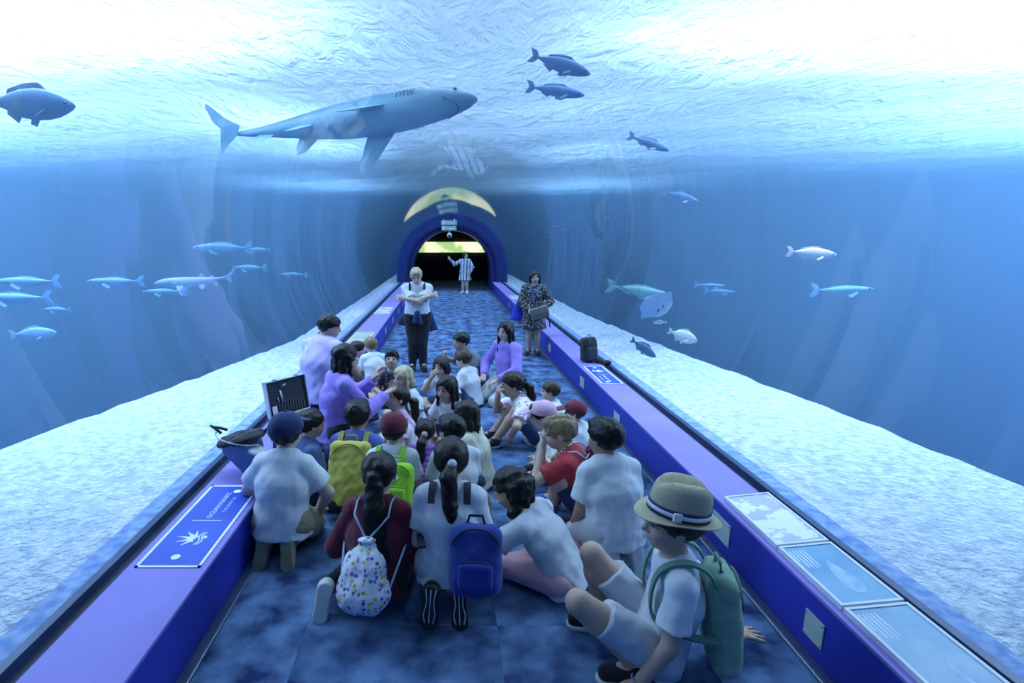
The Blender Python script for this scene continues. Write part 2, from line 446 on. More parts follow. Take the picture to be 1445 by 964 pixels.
    def obj(s, name, h, mat, parent=None, label=None):
        V, Q = s.mesh(h)
        me = bpy.data.meshes.new(name)
        me.vertices.add(len(V)); me.vertices.foreach_set('co', V.astype(np.float32).ravel())
        me.loops.add(len(Q)*4); me.loops.foreach_set('vertex_index', Q.astype(np.int32).ravel())
        me.polygons.add(len(Q)); me.polygons.foreach_set('loop_start', np.arange(0, len(Q)*4, 4, dtype=np.int32))
        me.polygons.foreach_set('use_smooth', np.ones(len(Q), bool))
        me.update(calc_edges=True); me.validate()
        me.materials.append(mat)
        o = bpy.data.objects.new(name, me); COL.objects.link(o)
        if parent: o.parent = parent
        if label: o['label'] = label
        return o

# ================================================================ PEOPLE
def skin(tone):
    c = {'fair': (.62, .44, .36), 'mid': (.5, .34, .26), 'dark': (.36, .23, .17)}[tone]
    return pmat('skin_'+tone, c, tuple(x*.9 for x in c), scale=9, rough=.5, spec=.4)
HAIRC = {'black': (.006, .006, .007), 'dark': (.014, .011, .010), 'brown': (.055, .038, .026), 'light': (.26, .19, .11), 'blond': (.55, .47, .3)}
def hairm(c):
    col = HAIRC[c]; return pmat('hair_'+c, col, tuple(x*.5 for x in col), scale=30, rough=.45, bump=.004, bscale=90, stretch=(1, 1, .22), spec=.22)
def cloth(name, col, col2=None, **k):
    return pmat('cloth_'+name, col, col2, scale=k.get('scale', 6), rough=.85, bump=k.get('bump', .0022), bscale=k.get('bscale', 26), spec=.15, sheen=.15)
WHITE = cloth('white', (.70, .73, .76), (.60, .64, .69))
M_eye = pmat('eye_white', (.5, .48, .46), rough=.4); M_iris = pmat('iris', (.02, .015, .012), rough=.2)
M_lip = pmat('lip', (.38, .15, .13), rough=.45)
def rotx(d): a = math.radians(d); return np.array([[1, 0, 0], [0, math.cos(a), -math.sin(a)], [0, math.sin(a), math.cos(a)]])
def roty(d): a = math.radians(d); return np.array([[math.cos(a), 0, math.sin(a)], [0, 1, 0], [-math.sin(a), 0, math.cos(a)]])
def rotz(d): a = math.radians(d); return np.array([[math.cos(a), -math.sin(a), 0], [math.sin(a), math.cos(a), 0], [0, 0, 1]])
def ik(a, t, l1, l2, pole):
    a = np.asarray(a, float); t = np.asarray(t, float); d = t-a; L = np.linalg.norm(d); L2 = min(L, (l1+l2)*.995); u = d/(L+1e-9)
    t = a+u*L2
    x = (l1*l1-l2*l2+L2*L2)/(2*L2); y = math.sqrt(max(l1*l1-x*x, 1e-6))
    p = np.asarray(pole, float); p = p-u*(p @ u); p = unit(p)
    return a+u*x+p*y, t
def frame(d, up):
    y = unit(d); z = np.asarray(up, float); z = unit(z-y*(z @ y)); x = np.cross(y, z); return np.stack([x, y, z], 1)
# leg presets: (knee, ankle, toe direction, upper side of the foot), metres for a 1.30 m child, right leg; left is mirrored
def mirror(l): return tuple((-p[0], p[1], p[2]) for p in l)
LEGS = {
 'cross': (.09, ((.27, .18, .12), (-.07, .26, .07), (-1, .25, -.1), (0, .3, 1)), ((-.27, .20, .12), (.09, .20, .06), (1, .15, -.1), (0, .3, 1))),
 'kneesup': (.09, ((.10, .20, .33), (.09, .38, .07), (.1, 1, -.2), (0, .2, 1)), ((-.10, .20, .33), (-.09, .38, .07), (-.1, 1, -.2), (0, .2, 1))),
 'kneel': (.21, ((.10, .27, .06), (.07, -.07, .125), (.1, -.30, -.95), (0, .95, -.3)), ((-.10, .27, .06), (-.07, -.07, .125), (-.1, -.30, -.95), (0, .95, -.3))),
 'kneel_flat': (.20, ((.10, .27, .06), (.08, -.06, .07), (.1, -.80, -.35), (0, .35, -.8)), ((-.10, .27, .06), (-.08, -.06, .07), (-.1, -.80, -.35), (0, .35, -.8))),
 'tuck': (.09, ((.085, .17, .31), (.075, .22, .075), (.1, 1, -.1), (0, .1, 1)), ((-.085, .17, .31), (-.075, .22, .075), (-.1, 1, -.1), (0, .1, 1))),
 'side_l': (.09, ((.06, .29, .07), (-.24, .16, .05), (-1, -.2, 0), (0, .6, .6)), ((-.24, .16, .08), (-.30, -.14, .06), (-.5, -.9, 0), (-.6, .2, .5))),
 'side_r': (.09, ((.24, .16, .08), (.30, -.14, .06), (.5, -.9, 0), (.6, .2, .5)), ((-.06, .29, .07), (.24, .16, .05), (1, -.2, 0), (0, .6, .6))),
}
def person(label, H, at, yaw, legs='cross', lean=(8, 0), slouch=14, twist=0, head=(0, 0, 0), armR=None, armL=None, tone='fair', hair='dark', style='short',
           top=('tee', WHITE), bottom=('shorts', None), shoes=None, adult=False, h=.009, face=True, stand=False, cap=None, by='head', seat=0.0, handR={}, handL={}, tail=None,
           pelvis=None, group=None, detail=None, fat=1.0, hairlen=.3, extra=None, solecol=None, noneck=False):
    h *= 1.10; hc = h*1.30
    s = H/1.3; S = lambda p: vv(*p)*s
    hh = (.137 if adult else .168)*H
    shw = (.100 if adult else .094)*H; hpw = .056*H
    up = H/1.3
    root = empty('person', (0, 0, 0)); tag(root, label, 'person', group)
    if isinstance(legs, str): pz, LR, LL = LEGS[legs]
    else: pz, LR, LL = legs
    P = S((0, 0, pz))+vv(0, 0, seat)
    Rl = rotz(twist) @ rotx(-lean[0]) @ roty(lean[1]); Ru = rotz(twist) @ rotx(-lean[0]-slouch) @ roty(lean[1])
    u1 = Rl[:, 2]; u2 = Ru[:, 2]; rt = Ru[:, 0]; fw = Ru[:, 1]
    C = P+u1*.165*H; Nk = C+u2*.135*H
    SR = Nk-u2*.046*H+rt*shw; SL = Nk-u2*.046*H-rt*shw
    un = unit(u2*.7+vv(0, 0, .3))
    hy, hp, hr = head
    Rh = rotz(twist+hy) @ rotx(-hp) @ roty(hr)
    HC = Nk+un*.018*H+Rh[:, 2]*hh*.46+Rh[:, 1]*hh*.10
    hd = lambda p: HC+Rh @ (vv(*p)*hh)
    r = s*fat
    Rx = np.array([[1, 0, 0], [0, 1, 0], [0, 0, 1.]])
    lr = Rl[:, 0]
    hipR = P+lr*hpw*1.2; hipL = P-lr*hpw*1.2
    def leg(l, hip):
        if l is None: return None
        k, a = S(l[0])+vv(0, 0, seat), S(l[1])+vv(0, 0, seat)
        return (hip, k, a, unit(l[2]), unit(l[3]))
    gR, gL = leg(LR, hipR), leg(LL, hipL)
    ua, fa = .170*H, .152*H
    def arm(a, sh, sg):
        if a is None: a = ((sg*.08, .22, .16), (sg*1, -.5, -.4))
        hand, pole = a[0], a[1]
        t = HC+Rh @ (vv(*hand[1])*hh) if hand[0] == 'head' else S(hand)+vv(0, 0, seat)
        e, wv = ik(sh, t, ua, fa, pole); return (sh, e, wv)
    aR, aL = arm(armR, SR, 1), arm(armL, SL, -1)
    # ---------------- body
    B = SDF()
    B.cone(P+u1*.01*s, C, .090*r, .082*r, k=.0, side=lr, sx=1.28)
    B.cone(C, Nk-u2*.05*s, .085*r, .068*r, k=.04*s, side=rt, sx=1.42)
    B.cone(Nk-u2*.03*s, Nk+un*.05*s, .046*s, .040*s, k=.03*s)
    B.cone(Nk, HC-Rh[:, 2]*hh*.2, .042*s, .040*s, k=.02*s)
    for g in (gR, gL):
        if g is None: continue
        hip, kn, an, fd, fu = g
        B.cone(hip, kn, .076*r, .050*r, k=.03*s); B.cone(kn, an, .052*r, .034*r, k=.02*s)
        calf = kn+(an-kn)*.3; B.ell(calf, (.05*r,)*3, k=.02*s)
        B.cone(an, an+fd*.09*s-fu*.02*s, .033*s, .026*s, k=.015*s)
    def hand(a, sg, spec):
        sh, e, wv = a
        d = unit(spec['dir']) if 'dir' in spec else unit(wv-e)
        pn = unit(spec['n']) if 'n' in spec else unit(np.cross(d, vv(sg*1, .2, .1)))     # back of the hand
        R = frame(d, pn); hs = .105*H/.137*spec.get('size', 1.0)                 # hand length about .105 H
        hx = R[:, 0]; curl = spec.get('curl', 35)
        B.cone(e, wv, .036*r, .026*r, k=.01*s)
        pc = wv+d*.038*hs
        B.ell(pc, (.034*hs, .044*hs, .017*hs), R, k=.012*s)
        tips = (.055, .066, .060, .045)
        for i, fl in enumerate(tips):
            ox = (-.027+.018*i)*hs*(1 if sg > 0 else -1)
            b0 = pc+d*.034*hs+hx*ox
            sp = spec.get('spread', .08)*(i-1.5)*(1 if sg > 0 else -1)
            d0 = unit(d+hx*sp)
            c1 = math.radians(curl if not (spec.get('point') and i == 0) else 0)
            d1 = d0*math.cos(c1)-pn*math.sin(c1); d2 = d0*math.cos(2*c1)-pn*math.sin(2*c1)
            m = b0+d1*fl*hs*.5; t = m+d2*fl*hs*.5
            B.cone(b0, m, .0095*hs, .0088*hs, k=.002); B.cone(m, t, .0088*hs, .0072*hs, k=.002)
        tx = -hx if sg > 0 else hx
        t0 = wv+d*.018*hs+tx*.022*hs; t1 = t0+unit(d*.6+tx*.75-pn*.2)*.035*hs; t2 = t1+unit(d*.9+tx*.25-pn*.3)*.028*hs
        B.cone(t0, t1, .012*hs, .0105*hs, k=.006); B.cone(t1, t2, .0105*hs, .008*hs, k=.003)
    for a, sg, spec in ((aR, 1, handR), (aL, -1, handL)):
        sh, e, wv = a
        B.cone(Nk-u2*.03*s, sh, .05*r, .046*r, k=.03*s)
        B.cone(sh, e, .045*r, .036*r, k=.02*s)
        hand(a, sg, spec)
    # head
    E = lambda c, rr, k=.0, op='u': B.ell(hd(c), vv(*rr)*hh, Rh, k=k*hh, op=op)
    E((0, -.05, .10), (.355, .43, .385), .05); E((0, .10, -.17), (.285, .30, .31), .10); E((0, .16, -.36), (.16, .17, .11), .08)
    for sg in (-1, 1):
        E((sg*.15, .23, -.16), (.13, .13, .12), .06)
        E((sg*.37, -.03, -.04), (.035, .085, .12), .03)
    if face:
        for sg in (-1, 1): E((sg*.155, .435, .02), (.085, .07, .055), .06, 's')
        B.cone(hd((0, .375, .03)), hd((0, .455, -.12)), .035*hh, .058*hh, k=.05*hh)
        E((-.05, .41, -.14), (.04, .045, .035), .03); E((.05, .41, -.14), (.04, .045, .035), .03)
        B.cone(hd((-.07, .375, -.265)), hd((.07, .375, -.265)), .03*hh, .03*hh, k=.03*hh)
    body = B.obj('body', h, skin(tone), root)
    if face:
        def blob(name, c, rr, mat, seg=10, mats=None):
            bm = bmesh.new(); bmesh.ops.create_uvsphere(bm, u_segments=seg, v_segments=seg-2, radius=1.0)
            M = Matrix(((Rh @ np.diag(vv(*rr)*hh)).tolist())).to_4x4(); M.translation = Vector(hd(c))
            dirs = {f.index: None for f in bm.faces}
            fl = [1 if f.calc_center_median().y > .55 else 0 for f in bm.faces]
            bm.transform(M); o = from_bm(name, bm, mat, root, True)
            if mats:
                o.data.materials.clear()
                for mm in mats: o.data.materials.append(mm)
                o.data.polygons.foreach_set('material_index', fl)
            return o
        for sg in (-1, 1):
            blob('eye', (sg*.15, .335, .02), (.070, .066, .048), None, 12, (M_eye, M_iris))
            blob('eyebrow', (sg*.16, .37, .125), (.095, .03, .018), hairm(hair if hair != 'blond' else 'light'))
        blob('mouth', (0, .392, -.27), (.095, .03, .026), M_lip)
    # ---------------- hair
    if style:
        Hs = SDF(); HE = lambda c, rr, k=.0, op='u': Hs.ell(hd(c), vv(*rr)*hh, Rh, k=k*hh, op=op)
        HE((0, -.07, .115), (.415, .50, .435))
        if style in ('long', 'bob', 'curly'):
            dn = vv(0, 0, -1)
            Lh = {'long': hairlen, 'bob': .28*hh/.2, 'curly': hairlen}[style]
            for x, y, f in ((-.3, -.15, .9), (.3, -.15, .9), (-.16, -.33, 1.0), (.16, -.33, 1.0), (0, -.38, 1.0)):
                a = hd((x, y, .05)); Lx = Lh*f if style != 'bob' else hh*.55
                m_ = a+dn*Lx*.5-fw*.015*s+rt*x*.03; b_ = a+dn*Lx-fw*(.03*s)
                # keep the fall of hair behind the shoulders
                Hs.cone(a, m_, .17*hh, .16*hh, k=.05*hh); Hs.cone(m_, b_, .16*hh, .08*hh, k=.05*hh)
            if style == 'bob' or style == 'long':
                for x in (-.36, .36):
                    a = hd((x, .06, .1)); Hs.cone(a, a+dn*(hh*.55 if style == 'bob' else Lh*.75)+rt*np.sign(x)*.01, .10*hh, .07*hh, k=.05*hh)
            HE((0, .50, -.12), (.33, .36, .40), .05, 's')
        elif style == 'short':
            Hs.keep(hd((0, 0, -.12)), Rh @ unit(vv(0, -.62, 1)))
            HE((0, .62, -.10), (.40, .36, .34), .04, 's')
            HE((0, .25, .36), (.25, .16, .12), .12)
        elif style == 'crop':
            Hs.keep(hd((0, 0, -.08)), Rh @ unit(vv(0, -.66, 1)))
            HE((0, .64, -.06), (.40, .33, .34), .04, 's')
        elif style == 'pony':
            Hs.keep(hd((0, 0, -.07)), Rh @ unit(vv(0, -.75, 1)))
            HE((0, .62, -.10), (.42, .38, .38), .04, 's')
            tie = hd((0, -.50, .08)); pts = [tie]+[HC+vv(*p)*s for p in (tail or [(0, -.16, -.05), (0, -.17, -.17), (0, -.15, -.30)])]
            rs = (extra or {}).get('tailr', [.10, .19, .17, .06])
            for i in range(len(pts)-1): Hs.cone(pts[i], pts[i+1], rs[min(i, 3)]*hh, rs[min(i+1, 3)]*hh, k=.04*hh)
        if style == 'curly':
            Hs.noise = (.008*s, 60, 5)
        elif style in ('short', 'crop'): Hs.noise = (.0022*s, 90, 3)
        else: Hs.noise = (.0025*s, 55, 3)
        ho = Hs.obj('hair', h*1.05, hairm(hair), root)
        if style == 'pony':
            bm = bmesh.new(); bmesh.ops.create_uvsphere(bm, u_segments=10, v_segments=8, radius=.13*hh); bmesh.ops.translate(bm, verts=bm.verts, vec=Vector(hd((0, -.52, .085))))
            from_bm('hair_tie', bm, (extra or {}).get('tie', WHITE), root, True)
    # ---------------- clothes
    kind, tm = top
    T = SDF(); inf = .016*s
    low = P-u1*((extra or {}).get('tuck', .075)*s) if not kind.startswith('dress') else P
    T.cone(low, C, .108*r+inf*1.3, .086*r+inf, side=lr, sx=1.28, flat=(True, False)); T.cone(C, Nk-u2*.05*s, .088*r+inf, .070*r+inf, k=.04*s, side=rt, sx=1.42)
    for a in (aR, aL):
        sh, e, wv = a
        T.cone(Nk-u2*.045*s, sh, .046*r+inf, .046*r+inf*.6, k=.03*s)
        if kind in ('tee', 'dress_s', 'polo'):
            T.cone(sh, sh+(e-sh)*.72, .047*r+inf*.6, .049*r+inf*1.1, k=.02*s, flat=(False, True))
        elif kind in ('long', 'dress'):
            T.cone(sh, e, .047*r+inf*.6, .040*r+inf, k=.02*s); T.cone(e, e+(wv-e)*.93, .040*r+inf, .030*r+inf*.7, k=.015*s, flat=(False, True))
        elif kind == 'tank': pass
    if kind.startswith('dress'):
        hem = P-vv(0, 0, 1)*(extra or {}).get('hem', .38)
        T.cone(P+u1*.1*s, hem, .095*r+inf, .15*r+inf, k=.04*s, side=lr, sx=1.2, flat=(False, True))
    T.ell(Nk+u2*.045*s+fw*.025*s, vv(.062, .062, .06)*s, k=.01*s, op='s')
    T.keep((0, 0, .012+(seat if seat else 0)), (0, 0, 1))
    T.noise = (.0022*s, 40, int(abs(hy)+H*100) % 97)
    shirt = T.obj('shirt' if not kind.startswith('dress') else 'dress', hc, tm, root)
    bk, bmx = bottom
    if bk != 'none':
        bmx = bmx or cloth('denim', (.05, .08, .16), (.035, .06, .13))
        D = SDF(); fr_ = {'shorts': .72, 'long': 1.0, 'leggings': 1.0}[bk]; inf2 = .014*s if bk != 'leggings' else .009*s
        D.cone(P+u1*.05*s, P, .092*r+inf2*.6, .094*r+inf2, side=lr, sx=1.28)
        for g in (gR, gL):
            if g is None: continue
            hip, kn, an, fd, fu = g
            if bk == 'shorts': D.cone(hip, hip+(kn-hip)*fr_, .078*r+inf2, .062*r+inf2*1.4, k=.03*s, flat=(False, True))
            else: D.cone(hip, kn, .077*r+inf2, .053*r+inf2, k=.03*s); D.cone(kn, kn+(an-kn)*.93, .054*r+inf2, .037*r+inf2, k=.02*s, flat=(False, True))
        D.noise = (.002*s, 40, 11)
        D.obj({'shorts': 'shorts', 'long': 'trousers', 'leggings': 'leggings'}[bk], hc, bmx, root)
    # ---------------- shoes
    sm = shoes if shoes is not None else cloth('shoe_dark', (.03, .035, .05), (.02, .025, .04))
    so = solecol or pmat('rubber_pale', (.55, .57, .55), rough=.7)
    if shoes is not False:
        for g in (gR, gL):
            if g is None: continue
            hip, kn, an, fd, fu = g
            R = frame(fd, fu); o0 = an-fu*.062*s-fd*.045*s
            q = lambda p: o0+R @ (vv(*p)*s)
            L = .155*H/s
            Sh = SDF(); Sh.cone(q((0, .04, .045)), q((0, L-.04, .032)), .040*s, .034*s, k=.0); Sh.cone(q((0, .045, .05)), q((0, .045, .085)), .038*s, .040*s, k=.02*s, flat=(False, True))
            Sh.keep(q((0, 0, .014)), fu)
            so_ = Sh.obj('shoe', max(.007, h), sm, root)
            So = SDF(); So.cone(q((0, .04, .01)), q((0, L*.5, .01)), .040*s, .034*s, k=0); So.cone(q((0, L*.5, .01)), q((0, L-.038, .01)), .034*s, .041*s, k=.01*s)
            So.keep(q((0, 0, -.004)), fu); So.keep(q((0, 0, .02)), -fu)
            So.obj('sole', max(.007, h), so, so_)
    # ---------------- cap
    if cap:
        ccol, cyaw, cpitch = cap
        Rc = Rh @ rotz(cyaw) @ rotx(cpitch)
        K = SDF(); q = lambda p: HC+Rc @ (vv(*p)*hh)
        K.ell(q((0, -.06, .13)), vv(.455, .54, .46)*hh, Rc); K.keep(q((0, 0, .10)), unit(Rc[:, 2]-Rc[:, 1]*.25))
        co = K.obj('cap', h*.8, ccol, root)
        K = SDF(); K.ell(q((0, .56, .22)), vv(.36, .34, .05)*hh, Rc @ rotx(-10)); K.obj('brim', h*.7, ccol, co)
        bm = bmesh.new(); bmesh.ops.create_uvsphere(bm, u_segments=8, v_segments=6, radius=.045*hh); bmesh.ops.translate(bm, verts=bm.verts, vec=Vector(q((0, -.06, .60)))); from_bm('button', bm, ccol, co, True)
    # ---------------- placing: head (or feet) over the given spot
    Rz = rotz(yaw)
    ref = HC if by == 'head' else vv(0, 0, 0)
    off = Rz @ vv(ref[0], ref[1], 0)
    root.location = (at[0]-off[0], at[1]-off[1], 0); root.rotation_euler = (0, 0, math.radians(yaw))
    J = dict(P=P, C=C, Nk=Nk, SR=SR, SL=SL, HC=HC, u1=u1, u2=u2, rt=rt, fw=fw, Rh=Rh, hh=hh, s=s, hd=hd, aR=aR, aL=aL, gR=gR, gL=gL, yaw=yaw, Ru=Ru)
    J['loc'] = tuple(root.location)
    J['w'] = lambda p: Rz @ np.asarray(p, float)+vv(*root.location)
    return root, J

# ---------------------------------------------------------------- cloth patterns
def dots_mat(name, base, cols, scale, thr=.25, rough=.8, metric='EUCLIDEAN'):
    if name in MATS: return MATS[name]
    m, nt, out = new_mat(name)
    b = N(nt, 'ShaderNodeBsdfPrincipled', Roughness=rough); nt.links.new(b.outputs[0], out.inputs[0])
    tc = nt.nodes.new('ShaderNodeTexCoord'); vo = N(nt, 'ShaderNodeTexVoronoi', Scale=scale); vo.distance = metric; nt.links.new(tc.outputs['Object'], vo.inputs['Vector'])
    rp = nt.nodes.new('ShaderNodeValToRGB'); rp.color_ramp.interpolation = 'CONSTANT'
    el = rp.color_ramp.elements; el[0].position = 0; el[0].color = rgba(cols[0]); el[1].position = 1/len(cols) if len(cols) > 1 else 1; el[1].color = rgba(cols[1 % len(cols)])
    for i in range(2, len(cols)):
        e = el.new(i/len(cols)); e.color = rgba(cols[i])
    sp = nt.nodes.new('ShaderNodeSeparateColor'); nt.links.new(vo.outputs['Color'], sp.inputs[0]); nt.links.new(sp.outputs[0], rp.inputs[0])
    lt = N(nt, 'ShaderNodeMath', _operation='LESS_THAN'); lt.inputs[1].default_value = thr; nt.links.new(vo.outputs['Distance'], lt.inputs[0])
    mx = N(nt, 'ShaderNodeMix', _data_type='RGBA'); nt.links.new(lt.outputs[0], mx.inputs[0]); mx.inputs[6].default_value = rgba(base); nt.links.new(rp.outputs[0], mx.inputs[7])
    nt.links.new(mx.outputs[2], b.inputs['Base Color'])
    return m
def stripe_mat(name, a, b_, scale, axis=2, width=.5):
    if name in MATS: return MATS[name]
    m, nt, out = new_mat(name)
    b = N(nt, 'ShaderNodeBsdfPrincipled', Roughness=.8); nt.links.new(b.outputs[0], out.inputs[0])
    tc = nt.nodes.new('ShaderNodeTexCoord'); sx = nt.nodes.new('ShaderNodeSeparateXYZ'); nt.links.new(tc.outputs['Object'], sx.inputs[0])
    mu = N(nt, 'ShaderNodeMath', _operation='MULTIPLY'); mu.inputs[1].default_value = scale; nt.links.new(sx.outputs[axis], mu.inputs[0])
    fr = N(nt, 'ShaderNodeMath', _operation='FRACT'); nt.links.new(mu.outputs[0], fr.inputs[0])
    lt = N(nt, 'ShaderNodeMath', _operation='LESS_THAN'); lt.inputs[1].default_value = width; nt.links.new(fr.outputs[0], lt.inputs[0])
    mx = N(nt, 'ShaderNodeMix', _data_type='RGBA'); nt.links.new(lt.outputs[0], mx.inputs[0]); mx.inputs[6].default_value = rgba(a); mx.inputs[7].default_value = rgba(b_)
    nt.links.new(mx.outputs[2], b.inputs['Base Color'])
    return m
def cone_obj(name, pts, rad, mat, parent, h=.007, side=None, sx=1.0):
    K = SDF()
    for i in range(len(pts)-1):
        r0 = rad[i] if isinstance(rad, (list, tuple)) else rad; r1 = rad[i+1] if isinstance(rad, (list, tuple)) else rad
        K.cone(pts[i], pts[i+1], r0, r1, k=.004, side=side, sx=sx)
    return K.obj(name, h, mat, parent)
def tube(name, pts, rad, mat, parent=None, seg=8, closed=False):
    pts = [vv(*p) for p in pts]; vs = []; fs = []; n = len(pts)
    for i, p in enumerate(pts):
        d = unit(pts[(i+1) % n if closed else min(i+1, n-1)]-pts[(i-1) % n if closed else max(i-1, 0)])
        a = np.cross(d, (0, 0, 1.)) if abs(d[2]) < .9 else np.cross(d, (1., 0, 0)); a = unit(a); b = np.cross(d, a)
        for k in range(seg):
            t = 2*PI*k/seg; vs.append(p+rad*(a*math.cos(t)+b*math.sin(t)))
    for i in range(n if closed else n-1):
        for k in range(seg):
            fs.append((i*seg+k, i*seg+(k+1) % seg, ((i+1) % n)*seg+(k+1) % seg, ((i+1) % n)*seg+k))
    if not closed: fs += [tuple(range(seg))[::-1], tuple(range((n-1)*seg, n*seg))]
    return mk(name, vs, fs, mat, parent, True)
def smooth_path(pts, m=4):
    P_ = [vv(*p) for p in pts]; P_ = [2*P_[0]-P_[1]]+P_+[2*P_[-1]-P_[-2]]; out = []
    for i in range(1, len(P_)-2):
        for k in range(m):
            t = k/m; a, b, c, d = P_[i-1:i+3]
            out.append(.5*((2*b)+(c-a)*t+(2*a-5*b+4*c-d)*t*t+(3*b-a-3*c+d)*t**3))
    return out+[P_[-2]]
def ribbon(name, pts, width, thick, side, mat, parent=None):
    # flat band along pts; side = width direction
    vs = []; fs = []; pts = smooth_path(pts); n = len(pts); sides = side if isinstance(side, list) else [side]*n
    for i, p in enumerate(pts):
        d = unit(pts[min(i+1, n-1)]-pts[max(i-1, 0)]); sd = vv(*sides[i]); sd = unit(sd-d*(sd @ d)); nn = np.cross(d, sd)
        for a, b in ((-1, -1), (1, -1), (1, 1), (-1, 1)): vs.append(p+sd*a*width/2+nn*b*thick/2)
    for i in range(n-1):
        for k in range(4): fs.append((i*4+k, i*4+(k+1) % 4, (i+1)*4+(k+1) % 4, (i+1)*4+k))
    fs += [(3, 2, 1, 0), tuple(range((n-1)*4, n*4))]
    return mk(name, vs, fs, mat, parent)

STAND = (.655, ((.055, .02, .34), (.065, 0, .065), (.15, 1, 0), (0, 0, 1)), ((-.055, .02, .34), (-.065, 0, .065), (-.15, 1, 0), (0, 0, 1)))
SITLEDGE = (.10, ((.10, .33, .08), (.10, .40, -.17), (.1, 1, -.1), (0, .1, 1)), ((-.10, .33, .08), (-.10, .40, -.17), (-.1, 1, -.1), (0, .1, 1)))
M_black = cloth('black', (.012, .014, .02), (.018, .02, .028)); M_navy = cloth('navy', (.02, .035, .11), (.015, .028, .09))
M_purple = cloth('purple', (.34, .25, .72), (.29, .21, .66)); M_lav = cloth('lavender', (.52, .46, .8), (.47, .42, .76))
M_maroon = cloth('maroon', (.13, .018, .04), (.10, .014, .03)); M_red = cloth('red', (.40, .04, .055), (.34, .03, .045))
M_blue = cloth('blue_tee', (.13, .16, .52), (.10, .13, .45)); M_slate = cloth('slate', (.10, .14, .34), (.08, .11, .28))
M_grey = cloth('grey_tee', (.16, .18, .22), (.12, .14, .18)); M_lightgrey = cloth('pale_grey', (.55, .58, .62), (.48, .51, .56))
M_khaki = cloth('khaki', (.30, .30, .20), (.24, .24, .16)); M_pinkleg = cloth('pink', (.72, .42, .48), (.66, .38, .44))
M_wt = cloth('white_trouser', (.74, .76, .76), (.66, .68, .70))
SOLE_OLIVE = pmat('sole_olive', (.24, .27, .16), (.18, .2, .12), scale=14, rough=.7); SOLE_GREY = pmat('sole_grey', (.6, .63, .66), (.5, .53, .56), scale=30, rough=.7)
SOLE_BLACK = pmat('sole_black', (.012, .013, .016), rough=.6); SOLE_CREAM = pmat('sole_cream', (.62, .66, .62), (.55, .58, .55), scale=9, rough=.7)
SH_WHITE = cloth('shoe_white', (.7, .72, .75)); SH_BLUE = cloth('shoe_blue', (.08, .12, .5)); SH_BLACK = cloth('shoe_black', (.015, .016, .02))
FLOWER = dots_mat('magenta_print', (.78, .8, .82), [(.55, .03, .32), (.3, .05, .4), (.7, .1, .4)], 26, .33)
STRIPE = stripe_mat('purple_stripe', (.16, .05, .30), (.36, .16, .52), 28, 2, .5)
DOTS = dots_mat('black_dotted', (.012, .013, .018), [(.6, .63, .68)], 42, .30)
PRINT = dots_mat('pale_print', (.5, .53, .56), [(.25, .3, .4), (.4, .42, .46)], 30, .35)

PP = {}
G = None
# ---------------------------------------------------------------- standing women
PP['blonde'] = person('blonde woman with folded arms, white blouse and navy jacket round her waist', 1.66, (-.44, 8.1), 182, legs=STAND, lean=(0, 0), slouch=4, adult=True, by='foot', h=.010,
    style='short', hair='blond', head=(0, 26, 6), armR=((-.14, .17, .905), (1, .1, -.7)), armL=((.14, .20, .885), (-1, .1, -.7)), bottom=('long', M_black), shoes=SH_BLACK, solecol=SOLE_BLACK,
    top=('tee', cloth('blouse', (.74, .76, .78), (.6, .63, .68), scale=10)), fat=.95, handR=dict(n=(0, 1, .3)), handL=dict(n=(0, 1, .3)), extra=dict(tuck=-.03))
PP['dress'] = person('woman in black dotted dress with blue lanyard and dark bob', 1.53, (1.50, 9.2), 172, legs=STAND, lean=(0, 0), slouch=3, adult=True, by='foot', h=.010, style='bob', hair='dark',
    head=(8, 4, 0), armR=((.06, .17, .68), (1, -.4, -.3)), armL=((-.10, .16, .70), (-1, -.3, -.3)), top=('dress', DOTS), bottom=('none', None), extra=dict(hem=.30), shoes=SH_BLACK, solecol=SOLE_BLACK, fat=.97, tone='mid')
PP['far'] = person('woman in pale tunic with dark stripes raising one hand in the portal', 1.56, (.68, 19.8), 165, legs=STAND, lean=(0, 0), slouch=2, adult=True, by='foot', h=.014, style='long', hair='dark', hairlen=.28,
    head=(50, -4, 0), armR=((.42, .14, 1.02), (.4, -.2, -1)), armL=((-.16, .10, .62), (-1, -.2, 0)), top=('dress', stripe_mat('tunic_stripe', (.55, .6, .72), (.03, .035, .06), 9, 0, .28)), bottom=('none', None), extra=dict(hem=.30), shoes=SH_WHITE)
# ---------------------------------------------------------------- seated adults
PP['man'] = person('man in lavender polo with headset seated on the ledge beside the open case', 1.76, (-1.180, 5.390), -30, legs=SITLEDGE, seat=LH, lean=(6, 0), slouch=16, adult=True, style='crop', hair='black', head=(-48, 12, 0), h=.009,
    top=('polo', M_lav), bottom=('long', M_black), fat=1.12, tone='mid', armR=((.06, .30, .22), (1, -.4, -.3)), armL=((-.06, .32, .22), (-1, -.4, -.3)), shoes=SH_BLACK, solecol=SOLE_BLACK)
PP['guide'] = person('woman in purple long-sleeved top with long dark hair raising her forearm', 1.64, (-0.853, 4.457), -62, legs=(.31, ((.10, .22, .06), (.07, -.10, .10), (.1, -.30, -.95), (0, .95, -.3)), ((-.10, .22, .06), (-.07, -.10, .10), (-.1, -.30, -.95), (0, .95, -.3))), lean=(4, 0), slouch=8, adult=True, style='long', hair='black', hairlen=.30, head=(-8, 12, 0), h=.008,
    top=('long', M_purple), bottom=('long', M_black), tone='mid', armR=((.10, .33, .53), (.6, -.2, -1)), armL=((-.02, .30, .62), (-.5, .2, -1)), fat=.97, handL=dict(dir=(0, .4, .9)))
